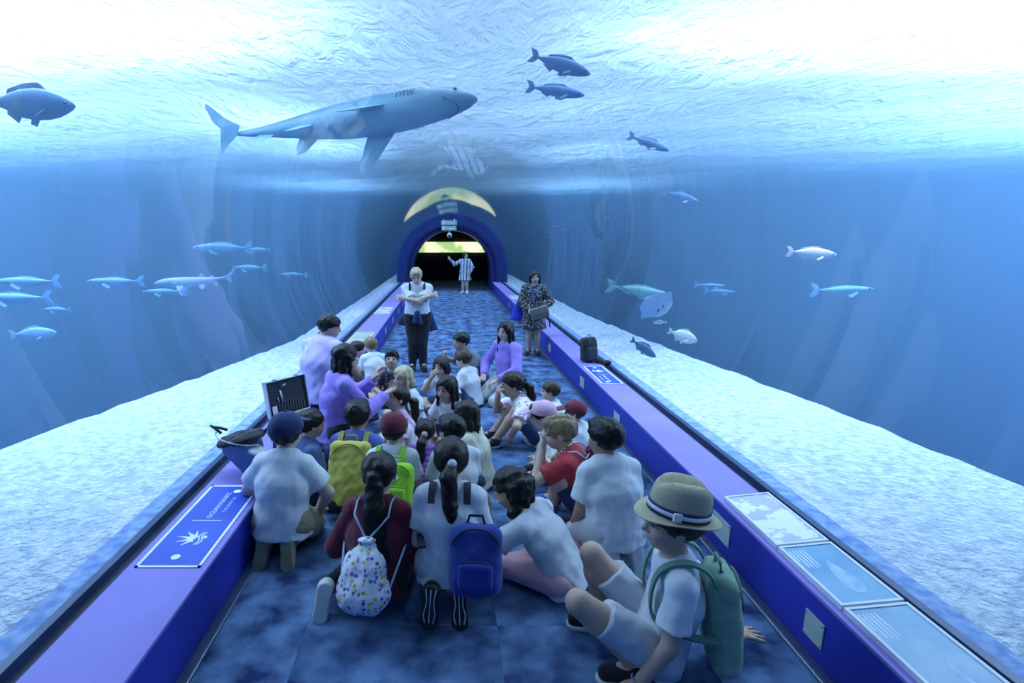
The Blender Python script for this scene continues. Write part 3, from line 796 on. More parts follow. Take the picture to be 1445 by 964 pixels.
PP['crouch'] = person('woman in purple sweater and white trousers with long straight dark hair', 1.64, (0.719, 6.490), 128, legs='kneel', lean=(2, 0), slouch=6, adult=True, style='long', hair='black', hairlen=.42, head=(8, 4, 0), h=.009,
    top=('long', M_purple), bottom=('long', M_wt), armR=((.10, .24, .26), (1, -.5, -.2)), armL=((-.10, .24, .26), (-1, -.5, -.2)), fat=.88)
# ---------------------------------------------------------------- children at the back
PP['k1'] = person('small child with light brown hair and white tee leaning towards the guides', 1.22, (-0.978, 6.811), 25, legs='kneel', lean=(18, 0), slouch=10, style='short', hair='light', head=(10, 8, 0), armR=((.2, .26, .28), (1, 0, -.4)), face=False, h=.010)
PP['k28'] = person('dark-haired child in violet top sitting behind the guide', 1.25, (-1.165, 6.938), -80, legs='tuck', style='short', hair='dark', top=('tee', M_purple), head=(0, 6, 0), h=.010)
PP['k2'] = person('boy with glasses and dark printed shirt looking up', 1.28, (-0.650, 6.265), 168, legs='cross', style='short', hair='black', top=('tee', dots_mat('dark_print', (.03, .035, .06), [(.3, .32, .4)], 24, .25)), head=(10, -14, 0), h=.009, tone='mid')
PP['k3'] = person('girl with straight blond hair and white top with a bag strap', 1.32, (-0.452, 5.378), 122, legs='cross', style='long', hair='blond', hairlen=.16, head=(12, 4, 0), h=.008)
PP['k4'] = person('girl in pink and white top looking up at the guide', 1.28, (-0.448, 4.677), 105, legs='cross', style='pony', hair='dark', head=(14, -20, 0), top=('tee', stripe_mat('pink_white', (.78, .79, .82), (.62, .34, .62), 9, 0, .35)), h=.008)
PP['k15'] = person('girl with dark fringe holding a hand to her mouth', 1.28, (-0.064, 5.930), 140, legs='cross', style='long', hair='dark', hairlen=.14, head=(10, 8, 0), armR=(('head', (.25, .55, -.42)), (.6, .3, -1)), h=.009, tone='mid')
PP['k16'] = person('boy in grey tee with cropped hair pointing a finger up', 1.38, (0.182, 6.783), 112, legs='kneel', style='crop', hair='black', lean=(26, 0), head=(5, 4, 0), top=('tee', M_grey), armR=((.2, .36, .42), (1, 0, -1)), armL=((-.2, .18, .10), (-1, -.6, 0)), handR=dict(point=True, curl=60, dir=(0, .3, 1)), h=.010, tone='mid')
PP['k17'] = person('child with tousled brown hair and white top in front of the boy in grey', 1.26, (0.197, 6.338), 55, legs='tuck', style='short', hair='brown', head=(12, 10, 0), h=.009, face=False)
PP['k14'] = person('girl with long black hair turning her face to the guide', 1.36, (0.000, 4.896), 138, legs='cross', style='long', hair='black', hairlen=.26, head=(6, 8, 0), h=.008, tone='mid')
PP['k18'] = person('girl with ponytail and magenta printed white tee, hand at her mouth', 1.44, (0.632, 5.049), 92, legs='kneesup', lean=(22, 0), slouch=16, style='pony', hair='black', head=(4, 8, 0), top=('tee', FLOWER), armR=(('head', (.14, .58, -.40)), (.5, .4, -1)), armL=((-.16, .26, .12), (-1, .2, 0)), h=.008, tone='mid',
    tail=[(.0, -.16, -.03), (.0, -.18, -.12), (0, -.16, -.2)], extra=dict(tie=M_black))
PP['k19'] = person('boy with short cropped hair and white top beside the ledge', 1.12, (1.028, 5.164), 85, legs='tuck', style='crop', hair='brown', head=(-5, 2, 0), h=.009)
PP['k20'] = person('child in a pale pink cap and white top', 1.30, (0.786, 4.264), 72, legs='tuck', lean=(18, 0), style='short', hair='dark', head=(6, 10, 0), cap=(cloth('pink_cap', (.66, .42, .58), (.6, .38, .53)), 0, 0), h=.008)
PP['k21'] = person('child in a maroon visor cap with brown hair and white top', 1.12, (1.114, 4.501), 60, legs='tuck', style='short', hair='brown', head=(18, 4, 0), cap=(M_maroon, 0, 0), h=.008)
# ---------------------------------------------------------------- children in the middle
PP['k7'] = person('boy with short brown hair in slate blue tee turned to the guide', 1.32, (-1.037, 3.955), -50, legs='tuck', style='crop', hair='dark', top=('tee', M_slate), head=(-12, 4, 0), h=.008, tone='mid')
PP['k5'] = person('black-haired boy in blue tee carrying the olive yellow backpack', 1.46, (-0.682, 3.968), -4, legs='tuck', style='short', hair='black', top=('tee', M_blue), head=(-8, 2, 0), h=.008, tone='dark', face=False, shoes=SH_BLUE)
PP['k8'] = person('child in a plain maroon cap and white tee with bright green backpack', 1.30, (-0.361, 3.527), -6, legs='kneel', style='short', hair='dark', head=(0, 4, 0), cap=(M_maroon, 0, -4), h=.008, face=False)
PP['k10'] = person('girl in purple striped top with pink hair tie', 1.16, (-0.165, 3.975), -10, legs='tuck', style='pony', hair='black', top=('long', STRIPE), head=(10, 0, 0), h=.008, face=False, extra=dict(tie=M_pinkleg))
PP['k12'] = person('black-haired child in white top between the striped girl and the red-shirted boy', 1.28, (0.034, 3.543), 15, legs='kneel', style='short', hair='black', head=(25, 4, 0), h=.008, face=False)
PP['k13'] = person('girl with dark hair down her back shown in profile', 1.32, (0.149, 4.173), 70, legs='tuck', style='long', hair='dark', hairlen=.2, head=(12, 2, 0), top=('tee', cloth('cream', (.7, .7, .55))), h=.008, tone='mid')
PP['k22'] = person('boy in red polo with bead necklace, hand at his mouth', 1.46, (0.808, 3.669), 68, legs='tuck', lean=(16, 0), slouch=14, style='short', hair='light', top=('polo', M_red), bottom=('shorts', M_navy), head=(8, 12, 0), armL=(('head', (-.16, .56, -.42)), (-.6, .4, -1)), armR=((.12, .26, .3), (1, -.3, -.5)), h=.007, shoes=SH_BLUE, solecol=SOLE_CREAM)
# ---------------------------------------------------------------- children in front
PP['k6'] = person('boy in navy cap and loose white tee kneeling by the sign ledge', 1.42, (-1.026, 3.294), -6, legs='kneel', style='short', hair='dark', head=(-10, 2, 0), cap=(cloth('navy_cap', (.016, .028, .095), (.012, .022, .08)), 0, -2), h=.007, face=False, fat=1.12, bottom=('shorts', M_khaki), shoes=M_khaki, solecol=SOLE_OLIVE, armR=((.16, .2, .2), (1, -.4, 0)), armL=((-.16, .2, .2), (-1, -.4, 0)))
PP['k9'] = person('girl in maroon sweater with long dark ponytail and patterned drawstring bag', 1.42, (-0.373, 2.825), -8, legs=(.15, ((.10, .27, .06), (.0, .04, .08), (-.9, -.15, -.2), (0, .5, .8)), ((-.14, .27, .06), (-.23, -.08, .12), (-.12, -.28, -.95), (-.2, .95, -.3))), style='pony', hair='dark', top=('long', M_maroon), bottom=('leggings', M_black),
    head=(0, 6, 0), h=.007, face=False, fat=1.02, shoes=SOLE_CREAM, solecol=SOLE_CREAM, tail=[(.01, -.16, -.12), (.03, -.19, -.34), (.04, -.22, -.60)], extra=dict(tie=M_black, tailr=[.16, .26, .27, .12]), armL=((-.14, .2, .18), (-.6, -.5, -.6)), armR=((.1, .24, .2), (.25, -.5, -1)))
PP['k11'] = person('girl with high brown ponytail in white tee kneeling with blue backpack', 1.44, (0.024, 2.813), -4, legs=(.22, ((.10, .25, .06), (.055, -.13, .165), (.06, -.26, -.96), (0, .96, -.26)), ((-.10, .25, .06), (-.075, -.13, .165), (-.06, -.26, -.96), (0, .96, -.26))), style='pony', hair='dark', head=(6, 2, 0), h=.007, face=False, fat=1.0, bottom=('shorts', PRINT), shoes=SH_BLACK, solecol=SOLE_BLACK, armL=((-.12, .2, .24), (-.3, -.5, -1)), armR=((.12, .2, .24), (.3, -.5, -1)),
    tail=[(0, -.16, -.03), (.01, -.19, -.16), (.02, -.16, -.30)])
PP['k23'] = person('black-haired boy in white tee kneeling in front of the panel ledge', 1.44, (0.984, 3.181), 14, legs='kneel', style='short', hair='black', head=(20, 4, 0), h=.007, face=False, fat=1.12, tone='dark', bottom=('shorts', M_lightgrey), shoes=M_lightgrey, solecol=SOLE_GREY, armL=((-.13, .2, .16), (-.35, -.5, -.8)), armR=((.14, .2, .16), (.35, -.5, -.8)))
PP['k24'] = person('girl with curly dark hair and white tee sitting in pink leggings', 1.42, (0.384, 2.954), 62, legs='side_r', lean=(30, 0), slouch=18, style='curly', hair='dark', hairlen=.30, head=(14, 18, 0), h=.007, bottom=('leggings', M_pinkleg), armL=(('head', (-.3, .7, -.3)), (-.4, .4, -1)), armR=((.14, .3, .2), (1, 0, -.5)), tone='mid', shoes=SH_WHITE)
b_ = 1.5/1.3
PP['hat'] = person('boy in straw hat with green backpack sitting back on his hands', 1.56, (1.024, 2.248), 78, legs=(.10, ((.13, .26, .36), (.14, .20, .07), (.05, 1, -.1), (0, .1, 1)), ((-.13, .32, .31), (-.13, .09, .07), (-.05, 1, -.1), (0, .1, 1))), lean=(-14, 0), slouch=20, style='short', hair='brown', head=(8, -2, 0), h=.006,
    bottom=('shorts', M_lightgrey), shoes=SH_BLACK, solecol=SOLE_CREAM, armL=((-.19, .10, .045), (-.6, -1, 0)), armR=((.10, -.34, .04), (.6, -1, 0)), tone='mid', fat=.90,
    handL=dict(dir=(-.2, .9, -.35), n=(0, .2, 1), curl=4, spread=.2), handR=dict(dir=(.3, -.95, -.1), n=(0, .1, 1), curl=4, spread=.2))

# ---------------------------------------------------------------- things people wear or carry
def on_person(name, J, label, cat, group=None):
    e = empty(name, J['loc'], math.radians(J['yaw'])); return tag(e, label, cat, group)
def strap_pts(J, sg, z0, front=.105, drop=.19):
    s = J['s']; u, rt, fw, N_ = J['u2'], J['rt'], J['fw'], J['Nk']
    b = N_-u*.05*s+rt*sg*.085*s
    return [b-fw*.125*s-u*.03*s, b-fw*.09*s+u*.035*s, b-fw*.02*s+u*.062*s, b+fw*.06*s+u*.035*s, b+fw*(front-.005)*s-u*.05*s, b+fw*(front-.005)*s-u*(drop-.04)*s+rt*sg*.02*s,
            N_-u*(drop+.05)*s+rt*sg*.145*s, N_-u*(drop+.09)*s+rt*sg*.12*s-fw*.125*s]
def backpack(J, label, mat, mat2, strapm, w=.25, hgt=.38, d=.12, down=.0, pocket=True, h=.007, handle=True, logo=False, taper=0.0, shift=0.0, bottom_band=None):
    s = J['s']; u, rt, fw = J['u2'], J['rt'], J['fw']; R = J['Ru']
    e = on_person('backpack', J, label, 'backpack')
    c = J['Nk']-u*(hgt*.5*s+.05*s+down*s)-fw*((.098+d*.5)*s)+rt*shift*s
    K = SDF(); K.box(c, vv(w/2, d/2, hgt/2)*s, R, rad=.05*s, taper=taper); K.ell(c-fw*d*.28*s-u*.03*s, vv(w*.42, d*.36, hgt*.42)*s, R, k=.03*s)
    K.noise = (.0022, 42, 7)
    K.obj('bag_body', h, mat, e)
    if pocket:
        K = SDF(); K.box(c-fw*(d*.62)*s-u*hgt*.2*s, vv(w*.34, d*.14, hgt*.2)*s, R, rad=.028*s); K.obj('front_pocket', h, mat2, e)
        zp = [c-fw*(d*.62+.03)*s+rt*x*w*.3*s+u*(hgt*(.02-.03*(x*x)))*s for x in np.linspace(-1, 1, 9)]
        tube('zipper', zp, .004*s, strapm, e, 5)
    zp = []
    for t in np.linspace(-.9, .9, 15):
        a = t*PI*.5
        zp.append(c+rt*math.sin(a)*w*.45*s+u*(hgt*.18+math.cos(a)*hgt*.27)*s-fw*(d*.52)*s)
    tube('main_zipper', zp, .005*s, strapm, e, 5)
    if bottom_band is not None:
        K = SDF(); K.box(c-u*hgt*.42*s, vv(w*.5+.006, d*.56, hgt*.12)*s, R, rad=.04*s); K.obj('base_panel', h, bottom_band, e)
    for sg in (-1, 1):
        ribbon('shoulder_strap', strap_pts(J, sg, 0), .034*s, .010*s, rt, strapm, e)
    if handle:
        tp = c+u*hgt*.5*s
        tube('handle', [tp+rt*.04*s, tp+rt*.03*s+u*.035*s, tp-rt*.03*s+u*.035*s, tp-rt*.04*s], .007*s, strapm, e, 6)
    if logo:
        lp = c-fw*(d*.80)*s+u*hgt*.16*s
        tube('emblem', [lp+rt*.018*s+u*.018*s, lp-u*.012*s, lp-rt*.018*s+u*.018*s], .005*s, WHITE, e, 5)
    return e
M_olive = cloth('olive_yellow', (.50, .47, .10), (.42, .40, .08)); M_green = cloth('lime', (.30, .62, .04), (.22, .50, .04)); M_bag_blue = cloth('bag_blue', (.025, .05, .26), (.02, .04, .2))
M_sage = cloth('sage', (.26, .42, .30), (.20, .35, .25)); M_strap_b = cloth('strap_dark', (.02, .025, .04))
M_burg = cloth('burgundy', (.22, .02, .07)); M_lime_strap = cloth('lime_strap', (.26, .55, .05))
backpack(PP['k5'][1], 'olive yellow backpack with dark base on the boy in blue', M_olive, M_olive, cloth('olive_strap', (.32, .3, .08)), w=.27, hgt=.44, d=.11, pocket=False, bottom_band=M_black)
backpack(PP['k8'][1], 'small bright green backpack with dark side panels and pale emblem', M_green, cloth('lime2', (.34, .68, .05)), M_lime_strap, w=.21, hgt=.31, d=.10, down=.04, logo=True, shift=.07)
backpack(PP['k11'][1], 'shiny dark blue backpack hanging low on the girl with high ponytail', M_bag_blue, cloth('bag_blue2', (.02, .04, .26)), M_strap_b, w=.24, hgt=.31, d=.13, down=.11, shift=.13)
backpack(PP['hat'][1], 'sage green drawcord backpack worn by the boy in straw hat', M_sage, M_sage, cloth('sage_strap', (.12, .24, .2)), w=.23, hgt=.40, d=.11, pocket=False, taper=.14, h=.006)
# drawstring bags
def drawstring(J, label, mat, cord, w, hgt, d, down, h=.007):
    s = J['s']; u, rt, fw = J['u2'], J['rt'], J['fw']; R = J['Ru']
    e = on_person('drawstring_bag', J, label, 'bag')
    c = J['Nk']-u*(hgt*.5+down)*s-fw*(.105+d*.5)*s
    K = SDF(); K.cone(c+u*hgt*.46*s, c+u*hgt*.1*s, .028*s, .075*s, side=rt, sx=1.2); K.cone(c+u*hgt*.1*s, c-u*hgt*.30*s, .075*s, .10*s, k=.03*s, side=rt, sx=w/.2)
    K.noise = (.004, 48, 4); K.obj('bag_body', h, mat, e)
    K = SDF(); K.ell(c+u*hgt*.47*s, vv(.045, .045, .018)*s, R); K.obj('gathered_neck', h, mat, e)
    for sg in (-1, 1):
        tp = c+u*hgt*.46*s; b = J['Nk']-u*.05*s+rt*sg*.085*s
        tube('cord', [tp, b-fw*.115*s-u*.02*s, b-fw*.08*s+u*.04*s, b-fw*.01*s+u*.064*s, b+fw*.07*s+u*.03*s, b+fw*.11*s-u*.06*s, J['Nk']-u*.2*s+rt*sg*.16*s, c-u*hgt*.38*s+rt*sg*w*.42*s], .006*s, cord, e, 6)
    return e
CHEV = dots_mat('chevron_print', (.72, .75, .8), [(.05, .08, .35), (.35, .36, .05), (.3, .12, .5), (.06, .1, .4), (.5, .5, .12), (.72, .75, .8), (.72, .75, .8), (.5, .55, .7)], 40, .62, metric='MANHATTAN')
M_cord = pmat('pale_cord', (.45, .6, .8), rough=.6)
drawstring(PP['k9'][1], 'white drawstring bag with blue and yellow chevron print', CHEV, M_cord, .26, .30, .12, .17)
drawstring(PP['k22'][1], 'burgundy drawstring bag with pale cord on the boy in red', M_burg, M_cord, .2, .28, .09, .04)

# straw hat with striped band (boy in front)
def straw_hat(pr):
    root, J = pr; hh = J['hh']; Rh = J['Rh'] @ rotx(6); HC = J['HC']
    q = lambda p: HC+Rh @ (vv(*p)*hh)
    M_straw = pmat('straw', (.50, .44, .30), (.40, .36, .24), scale=60, rough=.8, bump=.004, bscale=150, stretch=(1, 1, 3))
    def lathe(name, prof, mat, parent, seg=40, pinch=0):
        vs = []; fs = []
        for (r, z) in prof:
            for k in range(seg):
                a = 2*PI*k/seg; x = r*math.cos(a)*.90; y = r*math.sin(a)*1.08-.06; zz = z
                if pinch and z > .5: zz = z-pinch*math.exp(-(x/.12)**2)*(z-.5)/.4+.0; x = x*(1-.18*max(0, y)*(z-.5)*2)
                if r > .55: zz = z+.10*(abs(x)/.7)**2*(1 if r > .6 else .6)-.10*max(0, y)/.8
                vs.append(q((x, y, zz)))
        n = len(prof)
        for i in range(n-1):
            for k in range(seg): fs.append((i*seg+k, i*seg+(k+1) % seg, (i+1)*seg+(k+1) % seg, (i+1)*seg+k))
        fs.append(tuple(range((n-1)*seg, n*seg)))
        return mk(name, vs, fs, mat, parent, True)
    crown = lathe('straw_hat', [(.485, .18), (.48, .34), (.46, .55), (.43, .70), (.36, .80), (.24, .83), (.10, .80), (.02, .79)], M_straw, root, pinch=.16)
    lathe('brim', [(.46, .20), (.52, .18), (.59, .165), (.66, .165), (.668, .178), (.66, .19), (.59, .195), (.52, .21), (.46, .23)], M_straw, crown)
    for nm, z0, z1, mt, rr in (('hat_band', .235, .40, pmat('band_navy', (.015, .025, .09), rough=.7), .497), ('band_stripe', .285, .35, pmat('band_white', (.75, .77, .8), rough=.7), .505)):
        lathe(nm, [(rr-.02, z0), (rr, z0), (rr-.008, z1), (rr-.03, z1)], mt, crown)
    K = SDF(); K.box(q((-.44, .12, .315)), vv(.03, .07, .075)*hh, Rh, rad=.01*hh); K.obj('bow', .004, pmat('band_white', (.75, .77, .8)), crown)
straw_hat(PP['hat'])
# wristbands of the hat boy and the printed-tee girl
def bracelet(pr, arm, t, mat, rad=.033):
    root, J = pr; sh, e, w_ = J[arm]; c = e+(w_-e)*t; d = unit(w_-e); a = unit(np.cross(d, (0, .3, 1.))); b = np.cross(d, a)
    tube('bracelet', [c+rad*J['s']*(a*math.cos(k*PI/8)+b*math.sin(k*PI/8)) for k in range(16)], .005, mat, root, 6, closed=True)
bracelet(PP['hat'], 'aR', .93, M_black); bracelet(PP['hat'], 'aL', .92, pmat('bead_blue', (.2, .3, .5)))
for k, cc in enumerate(((.7, .2, .35), (.7, .6, .2), (.2, .5, .5))): bracelet(PP['k18'], 'aL', .80+.06*k, pmat('band_%d' % k, cc, rough=.5))
# pale tread lines on the soles of the kneeling girl
root, J = PP['k11']
for g in (J['gR'], J['gL']):
    hip, kn, an, fd, fu = g; R = frame(fd, fu); s_ = J['s']; o0 = an-fu*.062*s_-fd*.045*s_
    q = lambda p: o0+R @ (vv(*p)*s_)
    for x in (-.024, 0, .024): tube('tread_line', smooth_path([q((x, .02, -.005)), q((x*.7, .08, -.005)), q((x*1.1, .13, -.005)), q((x*.8, .17, -.005))]), .0028, SOLE_GREY, root, 5)
# bead necklace on the red boy
root, J = PP['k22']
for k in range(22):
    a = 2*PI*k/22
    bm = bmesh.new(); bmesh.ops.create_icosphere(bm, subdivisions=1, radius=.012)
    c = J['Nk']+J['rt']*.075*J['s']*math.cos(a)+J['fw']*(.03+.085*math.sin(a))*J['s']+J['u2']*(.012-.03*math.sin(a))*J['s']
    bmesh.ops.translate(bm, verts=bm.verts, vec=Vector(c)); from_bm('bead', bm, pmat('bead_yellow', (.6, .55, .15)) if k % 3 else pmat('bead_white', (.7, .7, .7)), root, True)
# glasses
root, J = PP['k2']; hd = J['hd']; hh = J['hh']
for sg in (-1, 1):
    tube('glasses_rim', [hd((sg*.155+.10*math.cos(t), .43, .01+.08*math.sin(t))) for t in np.linspace(0, 2*PI, 13)[:-1]], .0028, pmat('specs', (.4, .42, .45), rough=.3, metal=.5), root, 5, closed=True)
    tube('glasses_arm', [hd((sg*.26, .41, .02)), hd((sg*.40, .1, .02)), hd((sg*.40, -.05, .0))], .0028, pmat('specs', (.4, .42, .45)), root, 5)
# headset and back emblem of the man
root, J = PP['man']; hd = J['hd']
tube('headset', [hd((-.40, -.12, .30)), hd((-.44, -.2, .02)), hd((-.43, -.16, -.2)), hd((-.43, .0, -.12))], .009, pmat('headset', (.5, .55, .62), rough=.4), root, 6)
tube('headset_cable', [hd((-.43, -.18, -.1)), hd((-.35, -.40, -.4)), hd((-.2, -.5, -.7))], .006, pmat('headset_dark', (.02, .02, .03)), root, 6)
def emblem(name, c, ex, ey, size, mat, parent, th=.002):
    # fan of pointed petals over two wavy lines
    nrm = np.cross(ex, ey); vs = []; fs = []
    out = []
    for k in range(5):
        a0, a1 = math.radians(160-k*33), math.radians(160-(k+1)*33+4); am = (a0+a1)/2
        L = (.8, .95, 1.0, .9, .75)[k]
        out += [(.32*math.cos(a0), .32*math.sin(a0)), (L*math.cos(am), L*math.sin(am))]
    out += [(.30, 0.0), (.1, -.08), (-.1, .04), (-.3, -.02)]
    def poly(pts):
        n0 = len(vs); n = len(pts)
        for z in (0, th): vs.extend([c+ex*p[0]*size+ey*p[1]*size+nrm*z for p in pts])
        fs.append(tuple(range(n0+n, n0+2*n)))
        for i in range(n): fs.append((n0+i, n0+(i+1) % n, n0+n+(i+1) % n, n0+n+i))
    poly(out)
    for off in (-.16, -.30):
        up_ = [(x, off+.07*math.sin(x*7)+.03*x) for x in np.linspace(-.55, .55, 12)]
        poly(up_+[(x, y-.06) for x, y in up_[::-1]])
    poly([(.12+.13*math.cos(t), -.44+.10*math.sin(t)) for t in np.linspace(0, 2*PI, 12)[:-1]])
    return mk(name, vs, fs, mat, parent)
M_print_w = pmat('print_white', (.85, .87, .9), rough=.6)
emblem('emblem', J['Nk']-J['u2']*.095*J['s']-J['fw']*.122*J['s']-J['rt']*.06*J['s'], J['rt'], J['u2'], .045, M_print_w, root)
# shoulder straps of the blonde woman, jacket tied at her waist
root, J = PP['blonde']; s = J['s']
for sg in (-1, 1): ribbon('shoulder_strap', strap_pts(J, sg, 0, front=.10)[1:6], .032, .01, J['rt'], M_strap_b, root)
K = SDF(); P_ = J['P']
K.cone(P_+vv(0, 0, .075)*s, P_+vv(0, 0, .035)*s, .112*s, .118*s, side=J['rt'], sx=1.28); K.keep(P_+vv(0, 0, .11)*s, (0, 0, -1)); K.keep(P_+vv(0, 0, .012)*s, (0, 0, 1))
jk = K.obj('tied_jacket', .009, M_navy, root)
K = SDF(); K.ell(P_+vv(0, .15, .055)*s, vv(.035, .03, .03)*s); K.cone(P_+vv(0.01, .155, .05)*s, P_+vv(.03, .16, -.06)*s, .022*s, .03*s, k=.01, flat=(False, True)); K.cone(P_+vv(-.01, .155, .05)*s, P_+vv(-.04, .16, -.07)*s, .022*s, .03*s, k=.01, flat=(False, True)); K.obj('sleeve_knot', .008, M_navy, jk)
for sg, L in ((-1, .24), (1, .17)):
    K = SDF(); K.cone(P_+vv(sg*.13, -.01, .06)*s, P_+vv(sg*.175, -.02, .06-L)*s, .035*s, .075*s, k=.01, side=(0, 1, 0), sx=.55, flat=(False, True)); K.noise = (.003, 40, 3); K.obj('jacket_tail', .009, M_navy, jk)
# lanyard, hand bag and blue scarf of the woman in the dotted dress
root, J = PP['dress']; s = J['s']; fw, rt, u = J['fw'], J['rt'], J['u2']
M_lan = pmat('lanyard', (.05, .12, .6), rough=.6)
for sg in (-1, 1): ribbon('lanyard', [J['Nk']+rt*sg*.05*s+u*.02*s, J['Nk']+rt*sg*.045*s+fw*.11*s-u*.06*s, J['Nk']+rt*sg*.02*s+fw*.125*s-u*.14*s, J['Nk']+fw*.125*s-u*.22*s], .016, .005, rt, M_lan, root)
e = on_person('handbag', J, 'grey handbag held in front of the dotted dress', 'handbag')
M_hb = cloth('grey_leather', (.12, .13, .13)); c = vv(-.08, .24, .66)*s
K = SDF(); K.box(c, vv(.13, .045, .085)*s, roty(18), rad=.03*s); K.obj('bag_body', .008, M_hb, e)
K = SDF(); K.box(c+vv(0, .03, .03)*s, vv(.125, .025, .055)*s, roty(18), rad=.02*s); K.obj('flap', .008, cloth('grey_leather2', (.15, .16, .16)), e)
tube('handle', [c+vv(-.08, 0, .08)*s, c+vv(-.06, 0, .15)*s, c+vv(.02, 0, .16)*s, c+vv(.06, 0, .1)*s], .009, M_hb, e, 6)
ribbon('tassel', [c+vv(-.12, .03, -.05)*s, c+vv(-.14, .03, -.13)*s, c+vv(-.15, .03, -.2)*s], .02, .008, rt, M_black, e)
e = on_person('tote_bag', J, 'bright blue cloth tote hanging from the arm of the dotted dress', 'bag')
K = SDF(); c = vv(.20, -.02, .66)*s; K.cone(c+vv(0, 0, .16)*s, c-vv(-.05, 0, .15)*s, .035*s, .10*s, side=(0, 1, 0), sx=.5, flat=(False, True)); K.noise = (.004, 36, 2); K.obj('bag_body', .009, cloth('royal_blue', (.04, .06, .5)), e)
tube('handle', [c+vv(-.01, .0, .15)*s, c+vv(-.02, .0, .24)*s, c+vv(-.03, .03, .26)*s, c+vv(.0, .05, .15)*s], .008, cloth('royal_blue', (.04, .06, .5)), e, 6)
# bag strap of the blond girl
root, J = PP['k3']
ribbon('bag_strap', [p for p in strap_pts(J, -1, 0)[1:8]], .022, .008, J['rt'], M_strap_b, root)

# ---------------------------------------------------------------- things on the ledges
M_sign = pmat('sign_blue', srgb(58, 84, 190), srgb(52, 76, 180), scale=3, rough=.3)
def text_mesh(name, body, size, loc, rz, mat, parent, spacing=1.0):
    cu = bpy.data.curves.new(name, 'FONT'); cu.body = body; cu.size = size; cu.extrude = .0008; cu.align_x = 'CENTER'; cu.space_character = spacing; cu.resolution_u = 3
    t = bpy.data.objects.new(name, cu); COL.objects.link(t); bpy.context.view_layer.update()
    me = bpy.data.meshes.new_from_object(t.evaluated_get(bpy.context.evaluated_depsgraph_get())); bpy.data.objects.remove(t)
    o = bpy.data.objects.new(name, me); COL.objects.link(o); me.materials.clear(); me.materials.append(mat)
    o.parent = parent; o.location = loc; o.rotation_euler = (0, 0, rz); return o
def disc(name, c, r, mat, parent, th=.002, seg=20):
    vs = [(c[0]+r*math.cos(2*PI*k/seg), c[1]+r*math.sin(2*PI*k/seg), c[2]+z) for z in (0, th) for k in range(seg)]
    fs = [tuple(range(seg, 2*seg))]+[(k, (k+1) % seg, seg+(k+1) % seg, seg+k) for k in range(seg)]
    return mk(name, vs, fs, mat, parent)
def name_sign(label, x0, x1, y0, y1, flip, rz_text):
    e = empty('ledge_sign', ((x0+x1)/2, (y0+y1)/2, LH)); tag(e, label, 'sign')
    W, L = (x1-x0)/2, (y1-y0)/2; t = .0035
    box('sign_plate', (-W, -L, 0), (W, L, t), M_sign, e, .001)
    bw = .016
    for nm, lo, hi in (('border', (-W, -L, t), (W, -L+bw, t+.0012)), ('border', (-W, L-bw, t), (W, L, t+.0012)), ('border', (-W, -L, t), (-W+bw, L, t+.0012)), ('border', (W-bw, -L, t), (W, L, t+.0012))):
        box(nm, lo, hi, M_print_w, e)
    sg = -1 if flip else 1
    disc('screw_cap', (.0, -sg*(L-.09), t), .024, M_print_w, e); disc('screw_cap', (.0+.04*sg, sg*(L-.09), t), .024, M_print_w, e)
    box('divider', (-W*.52, -.002+sg*.0, t), (W*.52, .004, t+.0012), M_print_w, e)
    emblem('emblem', vv(.02*sg, -sg*L*.42, t), vv(0, sg*1., 0), vv(-sg*1., 0, 0), .115, M_print_w, e, th=.0015)
    text_mesh('name_lettering', 'OCEANOGRÀFIC', .043, (.012*sg, sg*L*.42, t+.0008), sg*PI/2, M_print_w, e)
    text_mesh('city_lettering', 'VALENCIA', .030, (.068*sg, sg*L*.42, t+.0008), sg*PI/2, M_print_w, e, 1.5)
    return e
name_sign('blue white-bordered emblem sign on the ledge beside the boy in navy cap', -1.60, -1.262, 2.49, 3.42, False, 0)
name_sign('blue white-bordered emblem sign on the ledge next to the black backpack', 1.80, 2.05, 6.02, 6.90, True, 0)
# exhibit panels
M_frame = pmat('panel_frame', (.72, .75, .8), (.66, .7, .76), scale=6, rough=.35)
def graphic(name, base, shape, scale, thr):
    m, nt, out = new_mat(name)
    b = N(nt, 'ShaderNodeBsdfPrincipled', Roughness=.25); nt.links.new(b.outputs[0], out.inputs[0])
    tc = nt.nodes.new('ShaderNodeTexCoord'); nz = N(nt, 'ShaderNodeTexNoise', Scale=scale, Detail=5, Roughness=.6); nt.links.new(tc.outputs['Object'], nz.inputs['Vector'])
    rp = nt.nodes.new('ShaderNodeValToRGB'); rp.color_ramp.elements[0].position = thr; rp.color_ramp.elements[1].position = thr+.03
    rp.color_ramp.elements[0].color = rgba(base); rp.color_ramp.elements[1].color = rgba(shape); nt.links.new(nz.outputs[0], rp.inputs[0]); nt.links.new(rp.outputs[0], b.inputs['Base Color'])
    return m
M_map = graphic('map_print', (.52, .52, .72), (.86, .86, .9), 7, .52)
M_seab = pmat('sea_print', (.24, .42, .58), (.16, .32, .5), scale=3, rough=.25)
M_seal = pmat('sea_print_light', (.36, .52, .64), (.2, .36, .52), scale=4, rough=.25)
